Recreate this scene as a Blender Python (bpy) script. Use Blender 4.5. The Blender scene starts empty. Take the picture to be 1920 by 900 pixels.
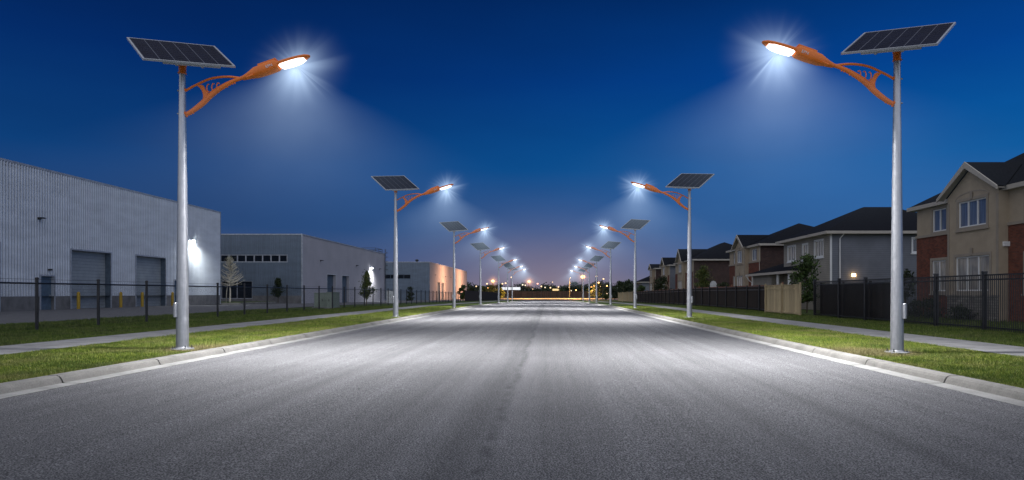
import bpy, math, random
import numpy as np
from mathutils import Vector, Matrix
rnd = random.Random(7); NR = np.random.default_rng(11)
S = bpy.context.scene
COL = S.collection
R = math.radians

# ------------------------------------------------------------------ terrain profile: flat, then the street dips gently
def gz(y):
    if y < 78: return 0.0
    if y < 235: return -0.007 * (y - 78)
    return -1.099
ROAD_L, ROAD_R, ROAD_Z = -8.40, 6.75, -0.13

# ------------------------------------------------------------------ mesh helpers
class MB:
    def __init__(s): s.v = []; s.f = []
    def add(s, vs, fs):
        b = len(s.v); s.v += [tuple(p) for p in vs]; s.f += [tuple(i + b for i in f) for f in fs]; return s
    def quad(s, a, b, c, d): return s.add([a, b, c, d], [(0, 1, 2, 3)])
    def poly(s, pts): return s.add(pts, [tuple(range(len(pts)))])
    def box(s, x0, x1, y0, y1, z0, z1):
        v = [(x, y, z) for z in (z0, z1) for y in (y0, y1) for x in (x0, x1)]
        return s.add(v, [(0, 2, 3, 1), (4, 5, 7, 6), (0, 1, 5, 4), (2, 6, 7, 3), (0, 4, 6, 2), (1, 3, 7, 5)])
    def bbox(s, x0, x1, y0, y1, z0, z1, b=.02):      # box with chamfered vertical and top edges
        def ring(i, z): return [(x0+i, y0, z), (x1-i, y0, z), (x1, y0+i, z), (x1, y1-i, z), (x1-i, y1, z), (x0+i, y1, z), (x0, y1-i, z), (x0, y0+i, z)]
        def ring2(z): return [(x0+2*b, y0+b, z), (x1-2*b, y0+b, z), (x1-b, y0+2*b, z), (x1-b, y1-2*b, z), (x1-2*b, y1-b, z), (x0+2*b, y1-b, z), (x0+b, y1-2*b, z), (x0+b, y0+2*b, z)]
        v = ring(b, z0) + ring(b, z1-b) + ring2(z1); f = [tuple(range(8))[::-1], tuple(range(16, 24))]
        for k in (0, 8):
            for i in range(8): f.append((k+i, k+(i+1) % 8, k+8+(i+1) % 8, k+8+i))
        return s.add(v, f)
    def obox(s, c, sx, sy, sz, M):                    # oriented box, M is 3x3
        v = []
        for z in (-.5, .5):
            for y in (-.5, .5):
                for x in (-.5, .5): v.append(Vector(c) + M @ Vector((x*sx, y*sy, z*sz)))
        return s.add(v, [(0, 2, 3, 1), (4, 5, 7, 6), (0, 1, 5, 4), (2, 6, 7, 3), (0, 4, 6, 2), (1, 3, 7, 5)])
    def tube(s, pts, rad, n=10, cap=True, flat=1.0):
        pts = [Vector(p) for p in pts]
        if not hasattr(rad, '__len__'): rad = [rad] * len(pts)
        b = len(s.v); up = None
        for i, p in enumerate(pts):
            t = (pts[min(i+1, len(pts)-1)] - pts[max(i-1, 0)]).normalized()
            if up is None: up = Vector((0, 1, 0)) if abs(t.y) < .9 else Vector((1, 0, 0))
            a = (up - t * up.dot(t)).normalized(); c = t.cross(a); up = a
            for k in range(n):
                w = 2*math.pi*k/n
                s.v.append(tuple(p + a*math.cos(w)*rad[i]*flat + c*math.sin(w)*rad[i]))
        for i in range(len(pts)-1):
            for k in range(n):
                s.f.append((b+i*n+k, b+i*n+(k+1) % n, b+(i+1)*n+(k+1) % n, b+(i+1)*n+k))
        if cap:
            s.f.append(tuple(b+k for k in range(n))[::-1]); e = b+(len(pts)-1)*n
            s.f.append(tuple(e+k for k in range(n)))
        return s
    def lathe(s, prof, n=20, c=(0, 0, 0)):            # prof: (r, z)
        b = len(s.v)
        for r, z in prof:
            for k in range(n):
                w = 2*math.pi*k/n; s.v.append((c[0]+r*math.cos(w), c[1]+r*math.sin(w), c[2]+z))
        for i in range(len(prof)-1):
            for k in range(n): s.f.append((b+i*n+k, b+i*n+(k+1) % n, b+(i+1)*n+(k+1) % n, b+(i+1)*n+k))
        s.f.append(tuple(b+k for k in range(n))[::-1]); e = b+(len(prof)-1)*n
        s.f.append(tuple(e+k for k in range(n)))
        return s
    def ball(s, c, r, n=8, m=6, sz=1.0):
        prof = [(max(1e-4, r*math.sin(math.pi*i/m)), -r*sz*math.cos(math.pi*i/m)) for i in range(m+1)]
        return s.lathe(prof, n, c)
    def loft(s, rings):
        n = len(rings[0]); b = len(s.v)
        for r in rings: s.v += [tuple(p) for p in r]
        for i in range(len(rings)-1):
            for k in range(n): s.f.append((b+i*n+k, b+i*n+(k+1) % n, b+(i+1)*n+(k+1) % n, b+(i+1)*n+k))
        s.f.append(tuple(b+k for k in range(n))[::-1]); e = b+(len(rings)-1)*n
        s.f.append(tuple(e+k for k in range(n)))
        return s
    def wall(s, P, u0, u1, v0, v1, holes=(), prof=None, depth=.12):
        """flat or corrugated wall with real openings; P(u, v, off) -> point, off is towards the outside"""
        us = {u0, u1}; vs = {v0, v1}
        for h in holes: us |= {h[0], h[1]}; vs |= {h[2], h[3]}
        if prof:
            per, d = prof; k = u0
            while k < u1:
                for t in (0, .35, .5, .85):
                    if k + t*per < u1: us.add(k + t*per)
                k += per
        us = sorted(u for u in us if u0 <= u <= u1); vs = sorted(v for v in vs if v0 <= v <= v1)
        def off(u):
            if not prof: return 0.0
            t = ((u-u0)/per) % 1.0
            if t < .35: return d
            if t < .5: return d*(1-(t-.35)/.15)
            if t < .85: return 0.0
            return d*(t-.85)/.15
        for i in range(len(us)-1):
            a, b = us[i], us[i+1]; m = (a+b)/2; oa, ob = off(a+1e-6), off(b-1e-6); run = None
            for j in range(len(vs)-1):
                mv = (vs[j]+vs[j+1])/2
                if any(h[0] < m < h[1] and h[2] < mv < h[3] for h in holes): continue
                s.quad(P(a, vs[j], oa), P(b, vs[j], ob), P(b, vs[j+1], ob), P(a, vs[j+1], oa))
        for h in holes:
            dd = h[4] if len(h) > 4 else depth
            a, b, c, e = h[:4]; o = (prof[1] if prof else 0)
            for (p, q, r_, t) in (((a, c), (b, c), (b, c), (a, c)), ((a, e), (b, e), (b, e), (a, e)), ((a, c), (a, e), (a, e), (a, c)), ((b, c), (b, e), (b, e), (b, c))):
                s.quad(P(*p, o), P(*q, o), P(*r_, -dd), P(*t, -dd))
        return s
    def build(s, name, mat, parent=None, smooth=False, auto=None, base=None):
        me = bpy.data.meshes.new(name)
        v = s.v
        if base is not None: v = [(p[0]-base[0], p[1]-base[1], p[2]-base[2]) for p in v]
        me.from_pydata(v, [], s.f); me.materials.append(mat)
        if smooth:
            me.polygons.foreach_set('use_smooth', [True]*len(me.polygons))
            if auto is not None: me.set_sharp_from_angle(angle=R(auto))
        me.update()
        o = bpy.data.objects.new(name, me); COL.objects.link(o)
        if parent is not None: o.parent = parent
        return o

def np_mesh(name, verts, nper, mat, parent=None):
    """verts (N*nper,3): N separate little faces of nper corners"""
    me = bpy.data.meshes.new(name); n = len(verts); k = n // nper
    me.vertices.add(n); me.vertices.foreach_set('co', np.asarray(verts, np.float32).ravel())
    me.loops.add(n); me.loops.foreach_set('vertex_index', np.arange(n, dtype=np.int32))
    me.polygons.add(k); me.polygons.foreach_set('loop_start', np.arange(0, n, nper, dtype=np.int32))
    me.update(calc_edges=True); me.materials.append(mat)
    o = bpy.data.objects.new(name, me); COL.objects.link(o)
    if parent is not None: o.parent = parent
    return o

def tag(o, label=None, cat=None, group=None, kind=None):
    if label: o['label'] = label
    if cat: o['category'] = cat
    if group: o['group'] = group
    if kind: o['kind'] = kind
    return o
def thing(name, label, cat, loc=(0, 0, 0), group=None):
    o = bpy.data.objects.new(name, None); COL.objects.link(o); o.location = loc; o.empty_display_size = .3
    return tag(o, label, cat, group)
def copy_tree(o, parent=None):
    c = o.copy(); COL.objects.link(c); c.parent = parent
    for ch in list(o.children): copy_tree(ch, c)
    return c
def struct(name, mb, mat, label=None):
    o = mb.build(name, mat); o['kind'] = 'structure'
    if label: o['label'] = label
    return o

# ------------------------------------------------------------------ materials
def lin(r, g, b):
    f = lambda c: ((c/255+.055)/1.055)**2.4 if c > 10 else c/255/12.92
    return (f(r), f(g), f(b), 1)
class NT:
    def __init__(s, name):
        s.m = bpy.data.materials.new(name); s.m.use_nodes = True; s.t = s.m.node_tree; s.n = s.t.nodes
        s.b = s.n['Principled BSDF']; s.out = s.n['Material Output']
    def node(s, typ, **kw):
        n = s.n.new(typ)
        for k, v in kw.items(): setattr(n, k, v)
        return n
    def link(s, a, b): s.t.links.new(a, b)
    def coord(s, which='Object', scale=(1, 1, 1)):
        t = s.node('ShaderNodeTexCoord'); m = s.node('ShaderNodeMapping'); m.inputs['Scale'].default_value = scale
        s.link(t.outputs[which], m.inputs['Vector']); return m.outputs[0]
    def pos(s, scale=(1, 1, 1)):
        t = s.node('ShaderNodeNewGeometry'); m = s.node('ShaderNodeMapping'); m.inputs['Scale'].default_value = scale
        s.link(t.outputs['Position'], m.inputs['Vector']); return m.outputs[0]
    def noise(s, vec, scale=5, detail=4, rough=.6, out='Fac'):
        n = s.node('ShaderNodeTexNoise'); n.inputs['Scale'].default_value = scale; n.inputs['Detail'].default_value = detail
        n.inputs['Roughness'].default_value = rough; s.link(vec, n.inputs['Vector']); return n.outputs[out]
    def ramp(s, fac, stops):
        r = s.node('ShaderNodeValToRGB'); e = r.color_ramp.elements
        while len(e) < len(stops): e.new(.5)
        for i, (p, c) in enumerate(stops):
            e[i].position = p; e[i].color = c if hasattr(c, '__len__') else (c, c, c, 1)
        s.link(fac, r.inputs[0]); return r.outputs[0]
    def math(s, op, a, b=None, clamp=False):
        n = s.node('ShaderNodeMath', operation=op, use_clamp=clamp)
        for i, x in enumerate((a, b)):
            if x is None: continue
            if isinstance(x, (int, float)): n.inputs[i].default_value = x
            else: s.link(x, n.inputs[i])
        return n.outputs[0]
    def mix(s, fac, a, b, mode='MIX'):
        n = s.node('ShaderNodeMix', data_type='RGBA', blend_type=mode)
        for sock, x in ((n.inputs['Factor'], fac), (n.inputs['A'], a), (n.inputs['B'], b)):
            if isinstance(x, (int, float)): sock.default_value = x
            elif hasattr(x, '__len__'): sock.default_value = x
            else: s.link(x, sock)
        return n.outputs['Result']
    def sep(s, vec):
        n = s.node('ShaderNodeSeparateXYZ'); s.link(vec, n.inputs[0]); return n.outputs
    def bump(s, h, strength=.3, dist=.01):
        n = s.node('ShaderNodeBump'); n.inputs['Strength'].default_value = strength; n.inputs['Distance'].default_value = dist
        s.link(h, n.inputs['Height']); s.link(n.outputs[0], s.b.inputs['Normal'])
    def set(s, color=None, rough=None, metal=None, spec=None):
        for k, v in (('Base Color', color), ('Roughness', rough), ('Metallic', metal), ('Specular IOR Level', spec)):
            if v is None: continue
            if isinstance(v, (int, float)) or (hasattr(v, '__len__')): s.b.inputs[k].default_value = v
            else: s.link(v, s.b.inputs[k])
        return s
def c4(r, g=None, b=None):
    return (r, r if g is None else g, r if b is None else b, 1)

def simple(name, col, rough=.6, metal=0, var=.25, scale=3, bump=0, bscale=60, spec=.5):
    t = NT(name); v = t.pos(); n = t.noise(v, scale, 5)
    dark = tuple(c*(1-var) for c in col[:3]) + (1,); light = tuple(min(1, c*(1+var)) for c in col[:3]) + (1,)
    t.set(t.ramp(n, [(.3, dark), (.7, light)]), rough, metal, spec)
    if bump: t.bump(t.noise(v, bscale, 3), bump, .01)
    return t.m
def emit(name, col, strength):
    t = NT(name); t.set(c4(.8), .5); t.b.inputs['Emission Color'].default_value = col; t.b.inputs['Emission Strength'].default_value = strength
    return t.m

def m_asphalt():
    t = NT('asphalt'); p = t.pos()
    grain = t.noise(p, 70, 3, .7); vor = t.node('ShaderNodeTexVoronoi'); vor.inputs['Scale'].default_value = 62; t.link(p, vor.inputs['Vector'])
    agg = t.mix(.5, grain, vor.outputs['Distance'])
    aggc = t.ramp(agg, [(.30, c4(.006, .006, .008)), (.46, c4(.066, .064, .064)), (.62, c4(.26, .258, .258))])
    st = t.noise(t.pos((1.1, .018, 1)), 1.6, 4, .65)                     # tyre streaks along the street
    aggc = t.mix(1, aggc, t.ramp(st, [(.3, c4(.80)), (.5, c4(.97)), (.7, c4(1.14))]), 'MULTIPLY')
    big = t.noise(p, .25, 4); aggc = t.mix(1, aggc, t.ramp(big, [(.3, c4(.85)), (.7, c4(1.12))]), 'MULTIPLY')
    s = t.sep(p); wob = t.math('MULTIPLY', t.math('SUBTRACT', t.noise(t.pos((.0, .35, 0)), 1, 4), .5), .5)
    seam = t.math('ADD', t.math('ADD', s[0], .62), wob)                    # paving joint along the middle
    line = t.math('SUBTRACT', 1, t.math('MULTIPLY', t.math('ABSOLUTE', seam), 9), True)
    wide = t.math('SUBTRACT', 1, t.math('MULTIPLY', t.math('ABSOLUTE', t.math('ADD', seam, .25)), 2.6), True)
    brk = t.ramp(t.noise(p, 3, 5), [(.35, 0.15), (.6, 1.0)])
    aggc = t.mix(t.math('MULTIPLY', t.math('MULTIPLY', line, brk), .6), aggc, c4(.010))
    aggc = t.mix(t.math('MULTIPLY', wide, .30), aggc, c4(.015))
    t.set(aggc, t.ramp(st, [(.3, .72), (.7, .6)]), 0, .35)
    t.bump(agg, 1, .03)
    return t.m
def m_concrete(name, base, joint=0, edge=False):
    t = NT(name); p = t.pos(); n = t.noise(p, 1.3, 6, .65); f = t.noise(p, 40, 3)
    col = t.ramp(n, [(.25, tuple(c*.55 for c in base)+(1,)), (.55, tuple(base)+(1,)), (.8, tuple(c*1.15 for c in base)+(1,))])
    col = t.mix(.35, col, t.ramp(f, [(.3, c4(.12)), (.7, c4(.5))]), 'OVERLAY')
    if joint:
        y = t.sep(p)[1]; fr = t.math('FRACT', t.math('DIVIDE', y, joint))
        ln = t.math('LESS_THAN', fr, .03/joint); col = t.mix(t.math('MULTIPLY', ln, .55), col, c4(.05))
    t.set(col, .85, 0, .3); t.bump(f, .4, .006); return t.m
def m_ground():
    t = NT('lawn_ground'); p = t.pos(); n = t.noise(p, .7, 6, .7); f = t.noise(p, 14, 4, .8); g = t.noise(p, 60, 2, .8)
    col = t.ramp(f, [(.25, c4(.014, .024, .006)), (.5, c4(.045, .075, .014)), (.72, c4(.10, .125, .03))])
    col = t.mix(t.ramp(n, [(.45, 0.), (.75, .5)]), col, c4(.11, .10, .04))
    col = t.mix(.6, col, t.ramp(g, [(.3, c4(.25)), (.7, c4(.8))]), 'OVERLAY')
    t.set(col, .9, 0, .2); t.bump(t.mix(.5, f, g), 1, .06); return t.m
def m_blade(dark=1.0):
    t = NT('grass_blades'); g = t.node('ShaderNodeNewGeometry'); r = g.outputs['Random Per Island']; p = t.pos()
    col = t.ramp(r, [(0, c4(.035, .08, .005)), (.45, c4(.13, .20, .013)), (.8, c4(.26, .31, .03)), (1, c4(.42, .40, .12))])
    dry = t.ramp(t.noise(p, .55, 5, .7), [(.46, 0.), (.68, .6)])
    for cx, cy, rr in ((-9.3, 17.9, 1.4), (8.05, 16.9, 1.7)):           # worn turf round the two nearest poles
        d = t.node('ShaderNodeVectorMath', operation='DISTANCE'); t.link(p, d.inputs[0]); d.inputs[1].default_value = (cx, cy, .03)
        near = t.math('SUBTRACT', 1, t.math('DIVIDE', d.outputs['Value'], rr), True)
        dry = t.math('MAXIMUM', dry, t.ramp(t.math('MULTIPLY', near, t.math('ADD', t.noise(p, 6, 3), .5)), [(.12, 0.), (.4, .85)]))
    x = t.sep(p)[0]
    for kx in (-9.05, 7.3):
        k = t.math('SUBTRACT', 1, t.math('MULTIPLY', t.math('ABSOLUTE', t.math('SUBTRACT', x, kx)), 1.5), True)
        dry = t.math('MAXIMUM', dry, t.math('MULTIPLY', k, t.ramp(t.noise(p, 1.1, 3), [(.45, 0.), (.65, .75)])))
    col = t.mix(dry, col, t.ramp(r, [(0, c4(.17, .13, .05)), (1, c4(.42, .34, .17))]))
    col = t.mix(1, col, t.ramp(t.noise(p, .9, 4, .6), [(.34, c4(.55, .62, .6)), (.6, c4(1.08))]), 'MULTIPLY')
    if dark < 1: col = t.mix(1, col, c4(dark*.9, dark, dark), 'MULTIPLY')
    t.set(col, .6, 0, .3)
    return t.m
def m_brick(name, c1, c2, mort, ax=1, scale=1.0, bw=.22, bh=.075):
    t = NT(name); p = t.pos(); s = t.sep(p); cb = t.node('ShaderNodeCombineXYZ')
    t.link(t.math('ADD', s[0], s[1]), cb.inputs[0]); t.link(s[2], cb.inputs[1])
    b = t.node('ShaderNodeTexBrick'); t.link(cb.outputs[0], b.inputs['Vector'])
    b.inputs['Scale'].default_value = 1; b.inputs['Brick Width'].default_value = bw*scale; b.inputs['Row Height'].default_value = bh*scale
    b.inputs['Mortar Size'].default_value = .009*scale; b.inputs['Color1'].default_value = c1; b.inputs['Color2'].default_value = c2; b.inputs['Mortar'].default_value = mort
    col = t.mix(.5, b.outputs['Color'], t.ramp(t.noise(p, 2.2, 5), [(.3, c4(.3)), (.7, c4(.7))]), 'OVERLAY')
    t.set(col, .85, 0, .2); t.bump(b.outputs['Fac'], -.5, .01); return t.m
def m_shingle():
    t = NT('roof_shingles'); p = t.pos(); s = t.sep(p); fr = t.math('FRACT', t.math('MULTIPLY', s[2], 9))
    n = t.noise(p, 9, 4); col = t.ramp(n, [(.3, c4(.005, .006, .009)), (.7, c4(.014, .015, .020))])
    col = t.mix(t.math('MULTIPLY', t.math('LESS_THAN', fr, .14), .6), col, c4(.004)); t.set(col, .95, 0, .1); t.bump(n, .6, .02); return t.m
def m_lap(name, col, per=.16):
    t = NT(name); p = t.pos(); fr = t.math('FRACT', t.math('DIVIDE', t.sep(p)[2], per)); n = t.noise(p, .8, 5)
    c = t.ramp(n, [(.3, tuple(x*.85 for x in col)+(1,)), (.7, tuple(x*1.1 for x in col)+(1,))])
    c = t.mix(t.math('MULTIPLY', t.math('GREATER_THAN', fr, .9), .55), c, c4(.03)); t.set(c, .6, 0, .3); t.bump(fr, -.6, .02); return t.m
def m_metal_siding(name, col, rough=.45, valley_shade=None):
    t = NT(name); p = t.pos(); n = t.noise(t.pos((.3, .3, 1)), 1.2, 5); st = t.noise(t.pos((6, 6, .12)), 1, 4)
    c = t.ramp(n, [(.3, tuple(x*.86 for x in col)+(1,)), (.7, tuple(x*1.08 for x in col)+(1,))])
    c = t.mix(.35, c, t.ramp(st, [(.35, c4(.35)), (.65, c4(.62))]), 'OVERLAY')
    if valley_shade: c = t.mix(t.math('MULTIPLY', t.math('SUBTRACT', 1, t.math('DIVIDE', t.math('SUBTRACT', t.sep(p)[0], valley_shade[0]), valley_shade[1]), True), .38), c, c4(.10, .11, .125))  # rib shading put into the colour: valleys painted darker
    t.set(c, rough, .15, .5); return t.m
def m_roller(name, col):
    t = NT(name); p = t.pos(); z = t.sep(p)[2]; fr = t.math('FRACT', t.math('DIVIDE', z, .30)); n = t.noise(p, 1, 4)
    c = t.ramp(n, [(.3, tuple(x*.85 for x in col)+(1,)), (.7, tuple(x*1.1 for x in col)+(1,))])
    c = t.mix(t.math('MULTIPLY', t.math('LESS_THAN', fr, .1), .45), c, c4(.04)); t.set(c, .5, .1, .4); t.bump(fr, .3, .02); return t.m
def m_cells():
    t = NT('solar_cells'); v = t.coord('Object'); s = t.sep(v); n = t.noise(v, 3, 3)
    fx = t.math('ABSOLUTE', t.math('SUBTRACT', t.math('FRACT', t.math('ADD', t.math('DIVIDE', s[0], 2.05/6), .5)), .5))   # lines at the 6 column borders
    l1 = t.math('LESS_THAN', fx, .022)
    l2 = t.math('LESS_THAN', t.math('FRACT', t.math('DIVIDE', s[1], .061)), .14)
    l3 = t.math('LESS_THAN', t.math('FRACT', t.math('DIVIDE', s[1], .183)), .05)
    col = t.ramp(n, [(.3, c4(.003, .004, .012)), (.7, c4(.007, .009, .024))])
    col = t.mix(t.math('MULTIPLY', l2, .35), col, c4(.05, .06, .11)); col = t.mix(t.math('MULTIPLY', l3, .5), col, c4(.09, .1, .16))
    col = t.mix(t.math('MULTIPLY', l1, .7), col, c4(.20, .21, .25)); t.set(col, .5, 0, .05); return t.m
def m_chain():
    t = NT('chain_link_mesh'); p = t.pos(); s = t.sep(p); per = .075
    a = t.math('FRACT', t.math('DIVIDE', t.math('ADD', s[1], s[2]), per)); b = t.math('FRACT', t.math('DIVIDE', t.math('SUBTRACT', s[1], s[2]), per))
    w = t.math('MAXIMUM', t.math('LESS_THAN', a, .075), t.math('LESS_THAN', b, .075))
    tr = t.node('ShaderNodeBsdfTransparent'); mx = t.node('ShaderNodeMixShader'); t.set(c4(.012), .5, 0)
    t.link(w, mx.inputs[0]); t.link(tr.outputs[0], mx.inputs[1]); t.link(t.b.outputs[0], mx.inputs[2]); t.link(mx.outputs[0], t.out.inputs['Surface']); return t.m
def m_wood(name, col, period=.14, dark=.35):
    t = NT(name); p = t.pos(); s = t.sep(p); u = t.math('ADD', s[0], s[1]); fr = t.math('FRACT', t.math('DIVIDE', u, period))
    wn = t.node('ShaderNodeTexWhiteNoise', noise_dimensions='1D'); t.link(t.math('FLOOR', t.math('DIVIDE', u, period)), wn.inputs['W'])
    n = t.noise(t.pos((14, 14, .9)), 1.5, 5)
    c = t.ramp(n, [(.3, tuple(x*.7 for x in col)+(1,)), (.7, tuple(x*1.2 for x in col)+(1,))])
    c = t.mix(1, c, t.ramp(wn.outputs[0], [(0, c4(.7)), (1, c4(1.15))]), 'MULTIPLY')
    c = t.mix(t.math('MULTIPLY', t.math('LESS_THAN', fr, .09), 1-dark), c, c4(.01)); t.set(c, .8, 0, .25); t.bump(n, .3, .01); return t.m
def m_leaf(name, a, b, c):
    t = NT(name); g = t.node('ShaderNodeNewGeometry'); col = t.ramp(g.outputs['Random Per Island'], [(0, a), (.6, b), (1, c)])
    n = t.noise(t.pos(), 1.2, 3); col = t.mix(1, col, t.ramp(n, [(.3, c4(.6)), (.7, c4(1.2))]), 'MULTIPLY'); t.set(col, .55, 0, .3); return t.m
def m_glass(name, col, rough=.08, glow=0):
    t = NT(name); p = t.pos(); s = t.sep(p); u = t.math('ADD', s[0], s[1]); n = t.noise(t.pos((9, 9, .4)), 1.3, 3)
    c = t.ramp(n, [(.35, tuple(x*.6 for x in col)+(1,)), (.65, tuple(x*1.3 for x in col)+(1,))]); t.set(c, rough, 0, .8)
    if glow:
        t.link(t.mix(1, t.ramp(t.noise(p, 1.4, 3), [(.4, c4(.2)), (.7, c4(1))]), c4(1, .82, .58), 'MULTIPLY'), t.b.inputs['Emission Color']); t.b.inputs['Emission Strength'].default_value = glow  # room light put into the pane as faint warm emission
    return t.m
def m_galv():
    t = NT('galvanised_steel'); p = t.coord('Object'); n = t.noise(p, 7, 5, .7); n2 = t.noise(t.coord('Object', (3, 3, .3)), 9, 3)
    c = t.mix(.5, t.ramp(n, [(.3, c4(.34, .35, .37)), (.7, c4(.52, .53, .55))]), t.ramp(n2, [(.3, c4(.36)), (.7, c4(.55))])); t.set(c, t.ramp(n, [(.3, .3), (.7, .48)]), .75, .5); return t.m

ASPH = m_asphalt(); KERB = m_concrete('kerb_concrete', (.25, .24, .215)); WALK = m_concrete('walk_concrete', (.30, .295, .285), 1.6)
GUTTER = m_concrete('gutter_concrete', (.33, .325, .305))
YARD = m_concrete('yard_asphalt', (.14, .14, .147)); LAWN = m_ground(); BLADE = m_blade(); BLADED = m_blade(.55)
GALV = m_galv(); ORANGE = simple('orange_paint', c4(.85, .20, .018), .45, 0, .08, 3); ALU = simple('aluminium', c4(.46, .48, .50), .4, .5, .08)
CELLS = m_cells(); LED = emit('led_lens', (.97, .99, 1, 1), 3); BLACK = simple('black_metal', c4(.012, .012, .013), .45, .2, .3); BLACKSAT = simple('black_fence_paint', c4(.016, .016, .018), .38, .1, .3)
DARKBOX = simple('dark_fixture', c4(.03), .5); CHAIN = m_chain(); WHITEPT = simple('white_paint', c4(.72, .72, .70), .5, 0, .06)
SIDING_A = m_metal_siding('pale_metal_siding', (.70, .735, .77), valley_shade=(-44.0, .09)); SIDING_B = m_metal_siding('blue_metal_siding', (.15, .19, .235)); PRECAST = simple('precast_wall', c4(.44, .42, .43), .85, 0, .07, .35, .2, 30, .2)
PRECAST_O = simple('warm_precast_wall', c4(.42, .37, .34), .85, 0, .08, .2, 0, 30, .2); TRIMGREY = simple('grey_trim', c4(.40, .42, .45), .5, .2); ROOFMEM = simple('roof_membrane', c4(.05, .055, .06), .9)
WAINS = m_concrete('concrete_base', (.22, .215, .21)); ROLLER = m_roller('roller_door', (.33, .36, .37)); DOORBLUE = simple('steel_door', c4(.10, .15, .20), .5, .1); JAMB = simple('dark_jamb', c4(.08, .11, .14), .6)
YELLOW = simple('yellow_paint', c4(.42, .26, .01), .5, 0, .15, 4); GREENBOX = simple('pale_green_enamel', c4(.20, .235, .19), .5, 0, .12, 2); CABW = simple('cabinet_white', c4(.55, .56, .55), .5)
GLASSD = m_glass('dark_glass', (.006, .010, .016)); GLASSB = m_glass('curtained_glass', (.10, .13, .20), .15); GLASSP = m_glass('pale_curtain_glass', (.20, .20, .20), .2, glow=.045)
STUCCO = simple('stucco', c4(.38, .31, .225), .9, 0, .1, 1.5, .3, 90, .2); STUCCOTRIM = simple('stucco_trim', c4(.30, .255, .20), .85, 0, .08); CREAM = simple('cream_fascia', c4(.42, .38, .32), .6, 0, .06)
BRICK = m_brick('red_brick', c4(.20, .058, .032), c4(.11, .035, .024), c4(.10, .075, .06)); STONE = m_brick('stone_base', c4(.26, .24, .21), c4(.17, .155, .135), c4(.06), 1, 1, .42, .14)
BRICKD = m_brick('brown_brick', c4(.085, .045, .035), c4(.06, .036, .03), c4(.05)); LAPG = m_lap('grey_lap_siding', (.17, .18, .205)); LAPT = m_lap('tan_lap_siding', (.30, .275, .23)); SHING = m_shingle()
TANWOOD = m_wood('tan_fence_boards', (.44, .35, .21)); DARKWOOD = m_wood('dark_fence_boards', (.030, .022, .017)); BROWNWOOD = m_wood('brown_wall_boards', (.12, .07, .045), .4); COPPERLIT = simple('copper_lit_board', c4(.20, .085, .045), .7)
BARK = simple('bark', c4(.10, .075, .05), .9, 0, .3, 12, .5, 30); PALEBARK = simple('pale_bark', c4(.60, .54, .43), .85, 0, .2, 12, .4, 30)
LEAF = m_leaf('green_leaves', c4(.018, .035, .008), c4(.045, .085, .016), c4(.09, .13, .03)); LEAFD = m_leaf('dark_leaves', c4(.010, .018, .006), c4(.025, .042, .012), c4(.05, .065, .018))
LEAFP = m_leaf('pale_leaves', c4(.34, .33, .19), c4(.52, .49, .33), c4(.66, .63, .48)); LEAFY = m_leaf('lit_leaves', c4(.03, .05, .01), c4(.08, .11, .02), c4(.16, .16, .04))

# ------------------------------------------------------------------ world: dusk sky
SUN_AZ, SUN_EL = R(205), R(-4)
W = bpy.data.worlds.new('World'); S.world = W; W.use_nodes = True
wt = W.node_tree; wn = wt.nodes; bg = wn['Background']
tc = wn.new('ShaderNodeTexCoord'); sp = wn.new('ShaderNodeSeparateXYZ'); wt.links.new(tc.outputs['Generated'], sp.inputs[0])
def wmath(op, a, b=None, clamp=False):
    n = wn.new('ShaderNodeMath'); n.operation = op; n.use_clamp = clamp
    for i, x in enumerate((a, b)):
        if x is None: continue
        if isinstance(x, (int, float)): n.inputs[i].default_value = x
        else: wt.links.new(x, n.inputs[i])
    return n.outputs[0]
def wramp(fac, stops):
    r = wn.new('ShaderNodeValToRGB'); e = r.color_ramp.elements
    while len(e) < len(stops): e.new(.5)
    for i, (p, c) in enumerate(stops): e[i].position = p; e[i].color = c
    wt.links.new(fac, r.inputs[0]); return r.outputs[0]
def wmix(fac, a, b, mode='MIX'):
    n = wn.new('ShaderNodeMix'); n.data_type = 'RGBA'; n.blend_type = mode
    for sock, x in ((n.inputs['Factor'], fac), (n.inputs['A'], a), (n.inputs['B'], b)):
        if isinstance(x, (int, float)): sock.default_value = x
        elif hasattr(x, '__len__'): sock.default_value = x
        else: wt.links.new(x, sock)
    return n.outputs['Result']
zz = sp.outputs[2]
skyL = wramp(zz, [(0, lin(92, 94, 118)), (.03, lin(74, 86, 122)), (.09, lin(40, 72, 120)), (.18, lin(11, 61, 119)), (.30, lin(2, 43, 104)), (.42, lin(0, 28, 78)), (1, lin(1, 20, 60))])
skyR = wramp(zz, [(0, lin(104, 110, 134)), (.03, lin(86, 106, 148)), (.09, lin(50, 98, 156)), (.18, lin(11, 90, 158)), (.30, lin(2, 65, 141)), (.42, lin(0, 43, 102)), (1, lin(1, 24, 70))])
side = wmath('MULTIPLY', wmath('ADD', sp.outputs[0], .42), 1.15, True)
sky = wmix(side, skyL, skyR)
yy = wmath('MAXIMUM', sp.outputs[1], 0.0)
glow = wmath('MULTIPLY', wmath('POWER', yy, 90.0), wmath('POWER', wmath('SUBTRACT', 1.0, wmath('MULTIPLY', wmath('ABSOLUTE', zz), 5.0), True), 2.0))
sky = wmix(glow, sky, lin(138, 124, 140))
hz = wn.new('ShaderNodeTexNoise'); hz.inputs['Scale'].default_value = 3.5; hz.inputs['Detail'].default_value = 5; wmp = wn.new('ShaderNodeMapping'); wmp.inputs['Scale'].default_value = (1, 1, 4); wt.links.new(tc.outputs['Generated'], wmp.inputs[0]); wt.links.new(wmp.outputs[0], hz.inputs['Vector'])
sky = wmix(1.0, sky, wramp(hz.outputs['Fac'], [(.3, (.93, .94, .95, 1)), (.7, (1.07, 1.06, 1.05, 1))]), 'MULTIPLY')
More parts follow.
